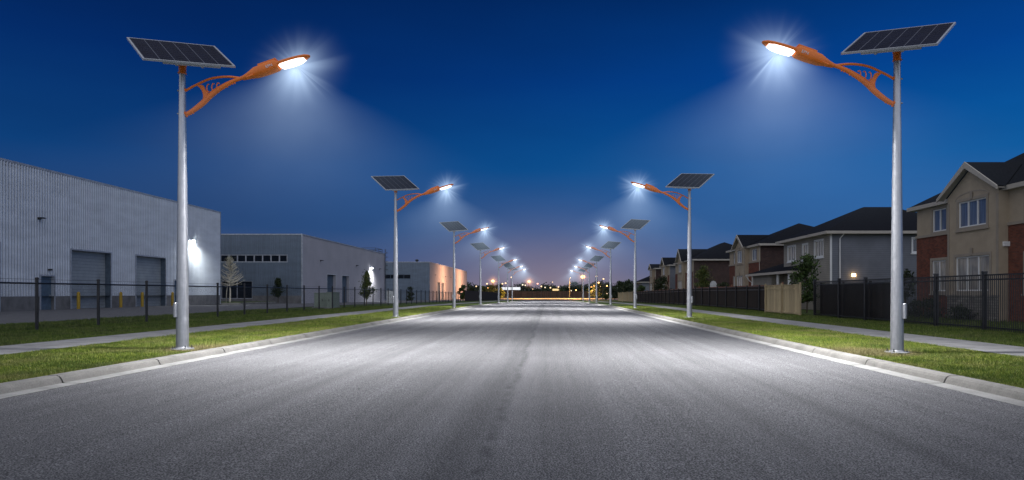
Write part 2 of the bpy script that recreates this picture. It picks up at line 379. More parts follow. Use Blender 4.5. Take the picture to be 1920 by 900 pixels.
nish = wn.new('ShaderNodeTexSky'); nish.sky_type = 'NISHITA'; nish.sun_disc = False; nish.sun_elevation = SUN_EL; nish.sun_rotation = SUN_AZ
nsc = wmix(1.0, nish.outputs[0], (.04, .04, .04, 1), 'MULTIPLY')
sky = wmix(1.0, sky, nsc, 'ADD')
wt.links.new(sky, bg.inputs['Color']); bg.inputs['Strength'].default_value = 1.0

def add_light(name, typ, loc, energy, color, parent=None, **kw):
    l = bpy.data.lights.new(name, typ); l.energy = energy; l.color = color
    for k, v in kw.items(): setattr(l, k, v)
    o = bpy.data.objects.new(name, l); COL.objects.link(o); o.location = loc
    if parent is not None: o.parent = parent
    return o
dusk_fill = add_light('dusk_fill', 'SUN', (0, -40, 60), 1.8, (.94, .96, 1.0), angle=R(140))  # added fill lamp lifting the dusk ambient; no sun is up
dusk_fill.rotation_euler = (R(34), 0, R(-6))

# ------------------------------------------------------------------ setting
g = MB()
ys = [-60, -10, 0, 20, 40, 60, 78, 100, 130, 160, 190, 220, 235, 300, 500, 1000, 3500]
def gline(x, dz, y): return (x, y, gz(y)+dz)
for i in range(len(ys)-1):
    a, b = ys[i], ys[i+1]
    if b <= 235:
        for x0, x1, d0, d1 in ((-900, -9.02, -.02, -.02), (-9.02, -8.95, -.02, -.3), (-8.95, 7.2, -.3, -.3), (7.2, 7.27, -.3, -.02), (7.27, 900, -.02, -.02)):
            g.quad(gline(x0, d0, a), gline(x1, d1, a), gline(x1, d1, b), gline(x0, d0, b))
    else:
        k = 1 if b <= 500 else 4
        g.quad(gline(-900*k, -.02, a), gline(900*k, -.02, a), gline(900*k, -.02, b), gline(-900*k, -.02, b))
struct('ground', g, LAWN)

def strip(name, mat, xs, dz, y0, y1, step=12):
    m = MB(); n = max(1, int((y1-y0)/step)); cuts = sorted({y0 + (y1-y0)*i/n for i in range(n+1)} | {y for y in (78, 235) if y0 < y < y1})
    for a, b in zip(cuts[:-1], cuts[1:]):
        for (x0, x1), (d0, d1) in zip(zip(xs[:-1], xs[1:]), zip(dz[:-1], dz[1:])):
            m.quad((x0, a, gz(a)+d0), (x1, a, gz(a)+d1), (x1, b, gz(b)+d1), (x0, b, gz(b)+d0))
    return struct(name, m, mat)
nx = 12; xs = [ROAD_L-.02 + (ROAD_R-ROAD_L+.04)*i/nx for i in range(nx+1)]
strip('road', ASPH, xs, [ROAD_Z + .09*(1-((x+.8)/7.6)**2) for x in xs], -20, 238)
strip('road', YARD, [-260, 260], [.006, .006], 239, 349, 110)
strip('pavement', WALK, [-15.35, -13.15], [.012, .012], -10, 235)
strip('pavement', WALK, [11.0, 13.05], [.012, .012], -10, 235)
strip('yard', YARD, [-140, -25.8], [.01, .01], -20, 236)
def kerb(sgn, xr):
    prof = [(0, ROAD_Z+.006), (.34, ROAD_Z+.012)]
    gut = MB(); kb = MB(); y = -9.0
    kp = [(.34, ROAD_Z+.012), (.37, -.05), (.40, -.008), (.45, .012), (.62, .016), (.62, -.1)]
    while y < 236:
        e = y+2.96
        for P, m in ((prof, gut), (kp, kb)):
            for (x0, d0), (x1, d1) in zip(P[:-1], P[1:]):
                m.quad((xr+sgn*x0, y, gz(y)+d0), (xr+sgn*x1, y, gz(y)+d1), (xr+sgn*x1, e, gz(e)+d1), (xr+sgn*x0, e, gz(e)+d0))
        for yy_ in (y, e): kb.poly([(xr+sgn*x, yy_, gz(yy_)+d) for x, d in kp] )
        y += 3.0
    struct('kerb', kb, KERB); struct('gutter', gut, GUTTER)
kerb(-1, ROAD_L); kerb(1, ROAD_R)
# raised planted island by the first warehouse
isl = MB(); isl.bbox(-53, -41.4, 89.4, 101, -.1, .16, .05); struct('kerb', isl, KERB)
isl = MB(); isl.box(-52.8, -41.65, 89.65, 100.8, .10, .20); struct('lawn', isl, LAWN)

# grass blades (one object for each strip of turf)
def grass(x0, x1, y0, y1, dens, hgt, wid, mat=None):
    out = []
    y = y0
    while y < y1:
        dy = max(1.0, y*.08); a, b = y, min(y1, y+dy); ym = (a+b)/2
        lo, hi = max(x0, -1090/1250*b), min(x1, 950/1250*b)
        if hi > lo:
            d = dens * min(1.0, (12/ym)**1.5); n = int((hi-lo)*(b-a)*d)
            sc = max(1.0, (ym/12)**.75)
            px = NR.uniform(lo, hi, n); py = NR.uniform(a, b, n)
            keep = np.ones(n, bool)
            for cx, cy, r in ((-9.73, 17.68, .2), (8.71, 16.7, .2)): keep &= ((px-cx)**2 + (py-cy)**2) > r*r
            px, py = px[keep], py[keep]; n = len(px)
            clump = .65+.7*(np.sin(px*2.1+np.sin(py*1.3)*2)*np.sin(py*1.7+px)*.5+.5)
            h = hgt*NR.uniform(.5, 1.25, n)*clump*min(sc, 1.5); w = wid*sc*NR.uniform(.7, 1.3, n)
            th = NR.uniform(0, 2*np.pi, n); ln = h*NR.uniform(.1, .9, n); ta = NR.uniform(0, 2*np.pi, n)
            z0 = np.array([gz(v) for v in py])-.02
            p = np.zeros((n, 3, 3))
            p[:, 0] = np.stack([px-np.cos(th)*w/2, py-np.sin(th)*w/2, z0], 1); p[:, 1] = np.stack([px+np.cos(th)*w/2, py+np.sin(th)*w/2, z0], 1)
            p[:, 2] = np.stack([px+np.cos(ta)*ln, py+np.sin(ta)*ln, z0+h], 1)
            out.append(p.reshape(-1, 3))
        y = b
    o = np_mesh('grass', np.concatenate(out), 3, mat or BLADE); tag(o, kind='stuff'); return o
tag(grass(-13.17, -9.0, 9, 75, 3450, .052, 0.0088), 'bright green turf between left kerb and pavement')
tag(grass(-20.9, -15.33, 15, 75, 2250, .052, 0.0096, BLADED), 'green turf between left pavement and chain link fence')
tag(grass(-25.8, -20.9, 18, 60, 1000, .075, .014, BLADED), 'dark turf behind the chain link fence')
tag(grass(7.36, 11.02, 8, 75, 3450, .052, 0.0088), 'bright green turf between right kerb and pavement')
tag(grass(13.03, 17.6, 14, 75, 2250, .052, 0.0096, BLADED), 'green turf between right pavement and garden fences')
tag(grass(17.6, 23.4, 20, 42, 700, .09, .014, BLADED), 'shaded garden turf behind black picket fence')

# ------------------------------------------------------------------ solar street lamps
def rot(yaw, tilt, roll):
    return Matrix.Rotation(yaw, 3, 'Z') @ Matrix.Rotation(tilt, 3, 'X') @ Matrix.Rotation(roll, 3, 'Y')
def smooth(pts, k=4):
    P = [Vector(p) for p in pts]; P = [2*P[0]-P[1]] + P + [2*P[-1]-P[-2]]; out = []
    for i in range(1, len(P)-2):
        for j in range(k):
            t = j/k; a, b, c, d = P[i-1:i+3]
            out.append(.5*((2*b)+(c-a)*t+(2*a-5*b+4*c-d)*t*t+(3*b-a-3*c+d)*t**3))
    return out + [P[-2]]
def make_lamp(sg, label):
    root = thing('street_lamp', label, 'street lamp', (0, 0, 0), 'solar street lamps along both kerbs')
    X = lambda x, z, y=0: (sg*x, y, z)
    prof = [(.155, .03), (.150, .9), (.142, 1.6), (.080, 7.36), (.076, 7.42)]
    pole = MB().lathe(prof, 24).build('pole', GALV, root, True, 40)
    bp = MB().lathe([(.29, -.05), (.29, .022), (.275, .032), (.17, .036), (.165, .06), (.157, .07)], 24)
    bp.build('base_plate', GALV, pole, True, 40)
    for k in range(4):
        w = R(45+90*k); c = (.23*math.cos(w), .23*math.sin(w), .03)
        MB().lathe([(.03, 0), (.03, .03), (.013, .031), (.013, .075), (.006, .08)], 6, c).build('anchor_bolt', DARKBOX, pole)
    for z in (6.25, 6.86): MB().tube([X(-.06, z), X(-.125, z), X(-.126, z), X(-.14, z)], [.022, .022, .012, .012], 8).build('arm_bolt', GALV, pole)
    bx = MB().bbox(-.055, .055, -.075, .03, .86, 1.24, .018).build('control_box', GALV, root)
    bx.rotation_euler = (0, 0, sg*R(-46)); bx.location = (sg*-.100, -.100, 0)
    lt = MB(); lt.box(-.03, .03, -.082, -.074, .93, 1.18); lt.build('hatch', GALV, bx)
    col = MB().lathe([(.098, 7.30), (.102, 7.31), (.102, 7.34), (.092, 7.35), (.092, 7.50), (.104, 7.51), (.104, 7.56)], 20).build('collar', ORANGE, root, True, 40)
    for w in (R(20), R(160)): MB().tube([(.09*math.cos(w), -.09*abs(math.sin(w)), 7.33), (.13*math.cos(w), -.1*abs(math.sin(w)), 7.33)], .012, 6).build('set_screw', GALV, col)
    # panel
    M = rot(sg*.768, .533, sg*-.147); pc = Vector((sg*-.03, 0, 7.87))
    pan = MB(); L, Wd, T = 2.15, 1.93, .05
    for y in (-Wd/2+.02, Wd/2-.02): pan.obox((0, y, 0), L, .04, T, Matrix.Identity(3))
    for x in (-L/2+.02, L/2-.02): pan.obox((x, 0, 0), .04, Wd-.08, T, Matrix.Identity(3))
    pan.obox((0, 0, -.006), L-.08, Wd-.08, .02, Matrix.Identity(3))
    po = pan.build('solar_panel', ALU, root); po.matrix_local = Matrix.Translation(pc) @ M.to_4x4()
    MB().obox((0, 0, .012), L-.085, Wd-.085, .012, Matrix.Identity(3)).build('solar_cells', CELLS, po)
    rl = MB(); rl.obox((.05, -Wd/2+.09, -.055), 1.35, .07, .06, Matrix.Identity(3)); rl.obox((.05, Wd/2-.3, -.055), 1.35, .07, .06, Matrix.Identity(3))
    for x in (-.3, .3): rl.obox((x, -.1, -.10), .06, Wd-.4, .05, Matrix.Identity(3))
    rl.build('mounting_rail', ALU, po)
    MB().tube([(0, 0, 7.54), (sg*-.03, 0, 7.77)], .07, 14).build('panel_bracket', ORANGE, root)
    # bracket arm
    arm = MB()
    low = smooth([X(.07, 6.22), X(.286, 6.335), X(.54, 6.53), X(.73, 6.72), X(.95, 6.89), X(1.26, 7.07), X(1.50, 7.17), X(1.68, 7.22)])
    n = len(low); arm.tube(low, [.050+.028*math.sin(math.pi*min(1, i/(n*.75))) for i in range(n)], 12, True, .75)
    for i in range(0, int(n*.8)):
        p = low[i]; arm.ball((p.x, 0, p.z-.058-.01*math.sin(i*2.1)), .026, 8, 5)
    arm.tube(smooth([X(.07, 6.85), X(.24, 6.95), X(.41, 7.035), X(.69, 7.16), X(.95, 7.215), X(1.2, 7.23), X(1.42, 7.21), X(1.55, 7.19)]), .030, 10, True, .8)
    arm.tube(smooth([X(.40, 7.02), X(.50, 6.93), X(.565, 6.80), X(.575, 6.68), X(.54, 6.56), X(.50, 6.51)]), [.03]*21, 10, True, .7)
    arm.poly([X(.44, 7.0, -.012), X(.52, 6.92, -.012), X(.585, 6.78, -.012), X(.60, 6.64, -.012), X(.72, 6.72, -.012), X(.69, 6.80, -.012), X(.62, 6.88, -.012), X(.56, 6.99, -.012), X(.50, 7.02, -.012)])
    arm.poly([X(.44, 7.0, .012), X(.52, 6.92, .012), X(.585, 6.78, .012), X(.60, 6.64, .012), X(.72, 6.72, .012), X(.69, 6.80, .012), X(.62, 6.88, .012), X(.56, 6.99, .012), X(.50, 7.02, .012)])
    for cx, cz, a0, a1, r0, r1 in ((.69, 6.93, 70, 300, .045, .10), (.82, 6.955, 55, 280, .042, .095), (.95, 6.985, 40, 250, .04, .08)):
        arm.tube([X(cx+r0*math.cos(R(a0+(a1-a0)*t/9)), cz+r1*math.sin(R(a0+(a1-a0)*t/9))) for t in range(10)], .014, 6)
    ao = arm.build('bracket_arm', ORANGE, root, True, 50)
    for z in (6.24, 6.86):
        MB().tube([X(.02, z), X(.10, z+.02)], .062 if z < 6.5 else .045, 12).build('arm_socket', ORANGE, ao)
    # luminaire
    def ring(x, z, w, h, n=16, e=.75, tilt=.3):
        pts = []
        for k in range(n):
            a = 2*math.pi*k/n; ca, sa = math.cos(a), math.sin(a)
            y = w*math.copysign(abs(ca)**e, ca); v = h*math.copysign(abs(sa)**e, sa)
            pts.append((sg*(x - v*math.sin(tilt)), y, z + v*math.cos(tilt)))
        return pts
    hs = MB().loft([ring(1.60, 7.19, .055, .055), ring(1.72, 7.235, .085, .075), ring(1.80, 7.27, .12, .085), ring(1.96, 7.335, .15, .125, e=.5), ring(2.25, 7.435, .165, .135, e=.5), ring(2.50, 7.525, .175, .125, e=.5), ring(2.56, 7.545, .16, .09, e=.5)])
    for k in range(5): hs.obox((sg*(2.28), -.12+.06*k, 7.585), .5, .012, .05, rot(0, 0, sg*-.34))
    ho = hs.build('lamp_housing', ORANGE, root, True, 35)
    MB().tube([X(1.76, 7.18, -.1), X(1.95, 7.24, -.14)], .03, 8).add([], []).build('latch', ORANGE, ho)
    hd = MB().loft([ring(2.52, 7.53, .15, .07, tilt=.28), ring(2.62, 7.56, .185, .065, tilt=.28), ring(2.9, 7.645, .195, .06, tilt=.28), ring(3.12, 7.71, .18, .055, tilt=.28), ring(3.27, 7.755, .13, .05, tilt=.28), ring(3.36, 7.78, .06, .03, tilt=.28), ring(3.385, 7.787, .02, .012, tilt=.28)])
    hd = hd.build('lamp_head', ORANGE, root, True, 50)
    le = MB().loft([ring(2.60, 7.50, .13, .02, e=1), ring(2.66, 7.505, .172, .055, e=.9), ring(2.92, 7.585, .18, .065, e=.9), ring(3.12, 7.65, .165, .055, e=.9), ring(3.25, 7.695, .10, .03, e=1)])
    le.build('led_lens', LED, hd, True, 60)
    cu = bpy.data.curves.new('lettering', 'FONT'); cu.body = 'EPN'; cu.size = .105; cu.align_x = 'CENTER'; cu.extrude = .002; cu.materials.append(WHITEPT)
    tmp = bpy.data.objects.new('tmp_text', cu); COL.objects.link(tmp); bpy.context.view_layer.update()
    me = bpy.data.meshes.new_from_object(tmp.evaluated_get(bpy.context.evaluated_depsgraph_get())); bpy.data.objects.remove(tmp)
    me.name = 'lettering'; tx = bpy.data.objects.new('lettering', me); COL.objects.link(tx); tx.parent = ho
    tx.rotation_euler = (R(90), -sg*.34, 0); tx.location = (sg*2.38, -.181, 7.43)
    return root
LIGHT = {}
for sg in (1, -1):
    LIGHT[sg] = None
rowL = [(-9.73, 17.68, 1.0), (-9.45, 41.0, 1.05), (-9.57, 67.0, 1.04), (-9.75, 94.3, 1.04), (-9.40, 123.4, 1.04), (-9.30, 148.7, 1.04), (-9.2, 165, 1.04)]
rowR = [(8.71, 16.7, 1.0), (8.45, 40.2, 1.05), (8.33, 64.7, 1.035), (8.47, 92.1, 1.04), (8.8, 124, 1.04), (9.0, 150, 1.04), (8.8, 173, 1.04)]
nth = ['nearest', 'second', 'third', 'fourth', 'fifth', 'sixth', 'seventh and farthest']
LAMPS = []
for sg, row, word, side_ in ((1, rowL, 'left', 'before the grey warehouses'), (-1, rowR, 'right', 'before the garden fences')):
    proto = make_lamp(sg, '')
    for i, (x, y, sc) in enumerate(row):
        o = proto if i == 0 else copy_tree(proto)
        o.location = (x, y, gz(y)); o.scale = (sc, sc, sc)
        o['label'] = f"{nth[i]} solar lamp with orange arm along the {word} kerb, {side_}"
        LAMPS.append((sg, x, y, sc))
for i, (sg, x, y, sc) in enumerate(LAMPS):
    key = sg
    if LIGHT[sg] is None:
        LIGHT[sg] = add_light('lamp_light', 'SPOT', (0, 0, 0), 12500, (.965, .965, 1.0), spot_size=R(146), spot_blend=1.0, shadow_soft_size=.12); l = LIGHT[sg]
    else:
        l = LIGHT[sg].copy(); COL.objects.link(l)
    l.location = (x+sg*2.95*sc, y, gz(y)+7.50*sc)
    l.rotation_euler = (R(10), -sg*R(14), 0)             # heads pitched slightly along the street and over it

# lamp glow put in as self-lit volumes: beam fan below each head, glare halo behind
HZ_TAN, HZ_H = 2.0, 4.4
def m_glow(name, ball, tint=(.62, .80, 1, 1), gain=2.2):
    m = bpy.data.materials.new(name); m.use_nodes = True; t = m.node_tree; n = t.nodes; n.remove(n['Principled BSDF'])
    v = n.new('ShaderNodeEmission')
    tc_ = n.new('ShaderNodeTexCoord'); sp_ = n.new('ShaderNodeSeparateXYZ'); t.links.new(tc_.outputs['Object'], sp_.inputs[0])
    def mt(op, a, b=None, cl=False):
        q = n.new('ShaderNodeMath'); q.operation = op; q.use_clamp = cl
        for i, x in enumerate((a, b)):
            if x is None: continue
            if isinstance(x, (int, float)): q.inputs[i].default_value = x
            else: t.links.new(x, q.inputs[i])
        return q.outputs[0]
    x, y, z = sp_.outputs
    r2 = mt('ADD', mt('MULTIPLY', x, x), mt('MULTIPLY', y, y)); R2 = mt('ADD', r2, mt('MULTIPLY', z, z))
    if ball:
        f = mt('SUBTRACT', 1.0, mt('SQRT', R2), True); cb = n.new('ShaderNodeCombineXYZ'); t.links.new(x, cb.inputs[0]); t.links.new(z, cb.inputs[2])
        nm = n.new('ShaderNodeVectorMath'); nm.operation = 'NORMALIZE'; t.links.new(cb.outputs[0], nm.inputs[0])
        nz = n.new('ShaderNodeTexNoise'); nz.inputs['Scale'].default_value = 5.5; nz.inputs['Detail'].default_value = 3; t.links.new(nm.outputs[0], nz.inputs['Vector'])   # starburst rays put into the halo glow
        ray = mt('ADD', .35, mt('MULTIPLY', mt('POWER', mt('MULTIPLY', nz.outputs['Fac'], 1.45), 5.0), 1.1))
        d = mt('ADD', mt('MULTIPLY', mt('MULTIPLY', mt('POWER', f, 3.0), ray), gain), mt('MULTIPLY', mt('POWER', f, 7.0), gain*1.6))
    else:
        cone = mt('SUBTRACT', 1.0, mt('DIVIDE', mt('SQRT', r2), mt('ADD', mt('MULTIPLY', z, -HZ_TAN), .12)), True)
        low = mt('ADD', 1.0, mt('DIVIDE', z, HZ_H), True)
        nz = n.new('ShaderNodeTexNoise'); nz.inputs['Scale'].default_value = .9; nz.inputs['Detail'].default_value = 2; t.links.new(tc_.outputs['Object'], nz.inputs['Vector'])
        d = mt('MULTIPLY', mt('MULTIPLY', mt('POWER', cone, .95), mt('POWER', low, 1.3)), mt('DIVIDE', .20, mt('ADD', mt('POWER', R2, .70), .14)))
        d = mt('MULTIPLY', d, mt('ADD', .55, nz.outputs['Fac']))
    t.links.new(d, v.inputs['Strength']); v.inputs['Color'].default_value = tint
    t.links.new(v.outputs[0], n['Material Output'].inputs['Volume']); m.cycles.volume_step_rate = .3
    return m
BEAM, HALO, HALOW = m_glow('beam_glow', False), m_glow('lamp_glare_halo', True), m_glow('warm_glare_halo', True, (1, .42, .14, 1), .8)
for i, (sg, x, y, sc) in enumerate(LAMPS):
    m = MB().lathe([(.12+HZ_TAN*HZ_H, -HZ_H), (.10, 0)], 32)
    o = m.build('lamp_glow', BEAM, None); o.location = (x+sg*2.95*sc, y, gz(y)+7.44*sc); tag(o, kind='stuff')
    m = MB(); N = 20; rings = []
    for a in range(1, 9):                               # half a ball, lying behind the lamp head
        w = R(90*a/8); rings.append([(math.sin(w)*math.cos(2*math.pi*k/N), math.cos(w), math.sin(w)*math.sin(2*math.pi*k/N)) for k in range(N)])
    m.loft(rings); o = m.build('lamp_glow', HALO, None); tag(o, kind='stuff')
    o.scale = (1.75, 1.2, 1.45); o.location = (x+sg*2.93*sc, y+.24, gz(y)+7.60*sc); o.rotation_euler = (0, -sg*.28, 0)
# ------------------------------------------------------------------ warehouses
def win_strip(root, P, u0, u1, v0, v1, n, frame_m, glass_m, name='window', depth=.1, fr=.06):
    w = MB(); step = (u1-u0)/n
    def bar(a, b, c, d):
        pts = [P(u, v, o) for o in (-.02, -depth) for (u, v) in ((a, c), (b, c), (b, d), (a, d))]
        w.add(pts, [(0, 1, 2, 3), (4, 7, 6, 5), (0, 4, 5, 1), (1, 5, 6, 2), (2, 6, 7, 3), (3, 7, 4, 0)])
    bar(u0, u1, v0, v0+fr); bar(u0, u1, v1-fr, v1)
    for i in range(n+1):
        c = u0+step*i; a = min(max(u0, c-fr/2), u1-fr); bar(a, a+fr, v0+fr, v1-fr)
    wo = w.build(name, frame_m, root)
    q = MB()
    q.quad(P(u0, v0, -depth+.02), P(u1, v0, -depth+.02), P(u1, v1, -depth+.02), P(u0, v1, -depth+.02))
    q.build('pane', glass_m, wo)
    return wo
def slab(mb, P, u0, u1, v0, v1, o0, o1):
    pts = [P(u, v, o) for o in (o0, o1) for (u, v) in ((u0, v0), (u1, v0), (u1, v1), (u0, v1))]
    return mb.add(pts, [(0, 1, 2, 3), (4, 7, 6, 5), (0, 4, 5, 1), (1, 5, 6, 2), (2, 6, 7, 3), (3, 7, 4, 0)])
def frame_ring(mb, P, u0, u1, v0, v1, w, o0, o1, bottom=False):
    slab(mb, P, u0-w, u0, v0, v1+w, o0, o1); slab(mb, P, u1, u1+w, v0, v1+w, o0, o1); slab(mb, P, u0, u1, v1, v1+w, o0, o1)
    if bottom: slab(mb, P, u0-w, u1+w, v0-w, v0, o0, o1)
def wall_fixture(root, P, u, v, lit=None):
    f = MB(); slab(f, P, u-.12, u+.12, v-.10, v+.10, .02, .12); slab(f, P, u-.26, u+.26, v+.0, v+.09, .12, .50)
    fo = f.build('wall_light', DARKBOX, root)
    if lit:
        e = MB(); slab(e, P, u-.22, u+.22, v-.16, v-.004, .14, .40); e.build('lens', lit, fo)
    return fo
PACKW = emit('white_wall_light', (.92, .97, 1, 1), 120); PACKO = emit('orange_wall_light', (1, .45, .12, 1), 60)

def warehouse1():
    X, Y0, Y1, H = -44.0, 30.0, 89.0, 12.15
    r = thing('warehouse', 'tall pale corrugated warehouse with two roller doors, nearest on the left', 'building', (X, Y0, 0))
    b = (X, Y0, 0); P = lambda u, v, o: (X+o-b[0], u-b[1], v)
    Q = lambda u, v, o: (u-b[0], Y1+o-b[1], v)
    doors = [(61.3, 66.75), (70.9, 76.3), (48.0, 53.2)]; man = [(57.6, 59.15), (78.1, 79.5)]
    holes = [(a, c, 0, 5.45, .5) for a, c in doors] + [(a, c, 0, 2.95, .25) for a, c in man]
    hb = [(a, c, 0, 1.2, .5) for a, c in doors] + [(a, c, 0, 1.2, .25) for a, c in man]
    hu = [(a, c, 1.2, 5.45, .5) for a, c in doors] + [(a, c, 1.2, 2.95, .25) for a, c in man]
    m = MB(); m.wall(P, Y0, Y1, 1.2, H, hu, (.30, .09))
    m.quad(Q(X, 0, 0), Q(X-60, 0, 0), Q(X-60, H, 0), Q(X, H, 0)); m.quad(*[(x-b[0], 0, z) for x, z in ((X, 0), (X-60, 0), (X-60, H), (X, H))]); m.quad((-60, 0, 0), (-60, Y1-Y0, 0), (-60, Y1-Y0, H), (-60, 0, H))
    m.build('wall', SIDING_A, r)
    w = MB(); w.wall(lambda u, v, o: P(u, v, o+.06), Y0, Y1, 0, 1.2, hb); slab(w, P, Y0, Y1, 1.19, 1.22, -.02, .055) if 0 else None
    w.build('concrete_base', WAINS, r)
    rf = MB(); rf.box(-60, .0, 0, Y1-Y0, H-.35, H-.25); rf.build('roof', ROOFMEM, r)
    tr = MB(); slab(tr, P, Y0, Y1+.12, H-.02, H+.16, -.3, .10); slab(tr, P, Y1-.02, Y1+.12, 0, H-.02, -.05, .09); tr.build('parapet_trim', TRIMGREY, r)
    for a, c in doors:
        d = MB(); d.quad(P(a, 0, -.48), P(c, 0, -.48), P(c, 5.45, -.48), P(a, 5.45, -.48)); do = d.build('roller_door', ROLLER, r)
        f = MB(); frame_ring(f, P, a, c, 0, 5.45, .14, .055, .10); f.build('frame', TRIMGREY, do)
        j = MB(); slab(j, P, c-.012, c-.002, 0, 5.45, -.47, .05); j.build('jamb', JAMB, do)
    for a, c in man:
        d = MB(); slab(d, P, a, c, 0, 2.95, -.25, -.2); do = d.build('door', DOORBLUE, r)
        f = MB(); frame_ring(f, P, a, c, 0, 2.95, .12, .055, .10); f.build('frame', TRIMGREY, do)
        h = MB(); slab(h, P, c-.25, c-.14, 1.2, 1.32, -.2, -.13); h.build('handle', ALU, do)
    wall_fixture(r, P, 57.4, 7.9); wall_fixture(r, P, 81.8, 7.9, PACKW)
    f = MB(); slab(f, P, 58.4, 58.65, 3.45, 3.6, .05, .3); f.build('door_lamp', DARKBOX, r)
    add_light('wall_pack_light', 'SPOT', (X+1.3, 81.8, 7.5), 1300, (.92, .98, 1), spot_size=R(165), spot_blend=.9, shadow_soft_size=.25).rotation_euler = (0, R(12), 0)
warehouse1()

def warehouse2():
    X, Y0, Y1, H = -39.3, 106.0, 159.5, 10.7
    b = (X, Y0, gz(Y0)); zb = -1.2
    r = thing('warehouse', 'lower warehouse with a ribbon of upper windows and a white lit side wall', 'building', b)
    A = lambda u, v, o: (X+o-b[0], u-b[1], v-b[2]); F = lambda u, v, o: (u-b[0], Y0-o-b[1], v-b[2])
    strip_ = (-63.0, -41.6, 6.33, 7.6); low = (-54.6, -47.2, .55, 3.4); low2 = (-62, -55.4, .9, 3.3)
    m = MB(); m.wall(F, -75, X, 1.05, H, [strip_ + (.2,), low[:2] + (1.05, 3.4, .2), low2[:2] + (1.05, 3.3, .2)], (.30, .045)); m.build('front_wall', SIDING_B, r)
    w = MB(); slab(w, F, -75, low2[0], zb, 1.05, -.2, .05); slab(w, F, low2[0], low2[1], zb, .9, -.2, .05); slab(w, F, low2[1], low[0], zb, 1.05, -.2, .05); slab(w, F, low[0], low[1], zb, .55, -.2, .05); slab(w, F, low[1], X-.06, zb, 1.05, -.2, .05)
    w.build('concrete_base', WAINS, r)
    doors = [(117.8, 122.6), (126.3, 130.8)]
    s = MB(); s.wall(A, Y0, Y1, zb, H, [(a, c, zb, 4.75, .5) for a, c in doors]); s.quad((0, Y1-Y0, zb), (-40, Y1-Y0, zb), (-40, Y1-Y0, H), (0, Y1-Y0, H)); s.build('side_wall', PRECAST, r)
    win_strip(r, F, *strip_, 16, TRIMGREY, GLASSD, depth=.18, fr=.16); win_strip(r, F, *low, 3, TRIMGREY, GLASSD, depth=.18, fr=.1); win_strip(r, F, *low2, 3, JAMB, GLASSD, depth=.18, fr=.08)
    rf = MB(); rf.box(-36, -.02, .02, Y1-Y0, H-.5, H-.3); rf.build('roof', ROOFMEM, r)
    tr = MB(); slab(tr, F, -75, X+.08, H, H+.18, -.3, .10); slab(tr, A, Y0+.3, Y1, H, H+.18, -.3, .09); slab(tr, F, X-.1, X+.1, -1, H, -.1, .09); tr.build('parapet_trim', TRIMGREY, r)
    for a, c in doors:
        d = MB(); d.quad(A(a, zb, -.48), A(c, zb, -.48), A(c, 4.75, -.48), A(a, 4.75, -.48)); do = d.build('roller_door', JAMB, r)
        f = MB(); frame_ring(f, A, a, c, zb, 4.75, .12, .01, .06); f.build('frame', CABW, do)
    for u, v in ((114.4, 7.0), (135.6, 7.0), (154, 7.0)): wall_fixture(r, A, u, v)
    wall_fixture(r, A, 146.6, 7.0, PACKW)
    ld = MB()
    for u in (158.4, 159.2): ld.tube([A(u, 0, .25), A(u, H+1.2, .25)], .05, 6)
    for k in range(24): ld.tube([A(158.4, .3+k*.48, .25), A(159.2, .3+k*.48, .25)], .035, 5)
    for k in range(5): ld.tube([A(158.8+.65*math.cos(t*.7), 7+k*1.0, .3+.55*math.sin(t*.7)) for t in range(5)], .04, 5)
    ld.build('roof_ladder', DARKBOX, r)
    gr = MB()
    for z in (.55, 1.1): gr.tube([A(153, H+z, -.6), A(159.2, H+z, -.6)], .05, 6); gr.tube([A(153, H+z, -4.5), A(159.2, H+z, -4.5)], .05, 6); gr.tube([A(153, H+z, -.6), A(153, H+z, -4.5)], .05, 6); gr.tube([A(159.2, H+z, -.6), A(159.2, H+z, -4.5)], .05, 6)
    for u in (153, 156, 159.2):
        for o in (-.6, -4.5): gr.tube([A(u, H-.4, o), A(u, H+1.12, o)], .05, 6)
    gr.build('roof_railing', DARKBOX, r)
    add_light('wall_pack_light', 'SPOT', (X+1.4, 146.6, 6.6), 3200, (.92, .96, 1), spot_size=R(165), spot_blend=.9, shadow_soft_size=.3).rotation_euler = (0, R(12), 0)
warehouse2()

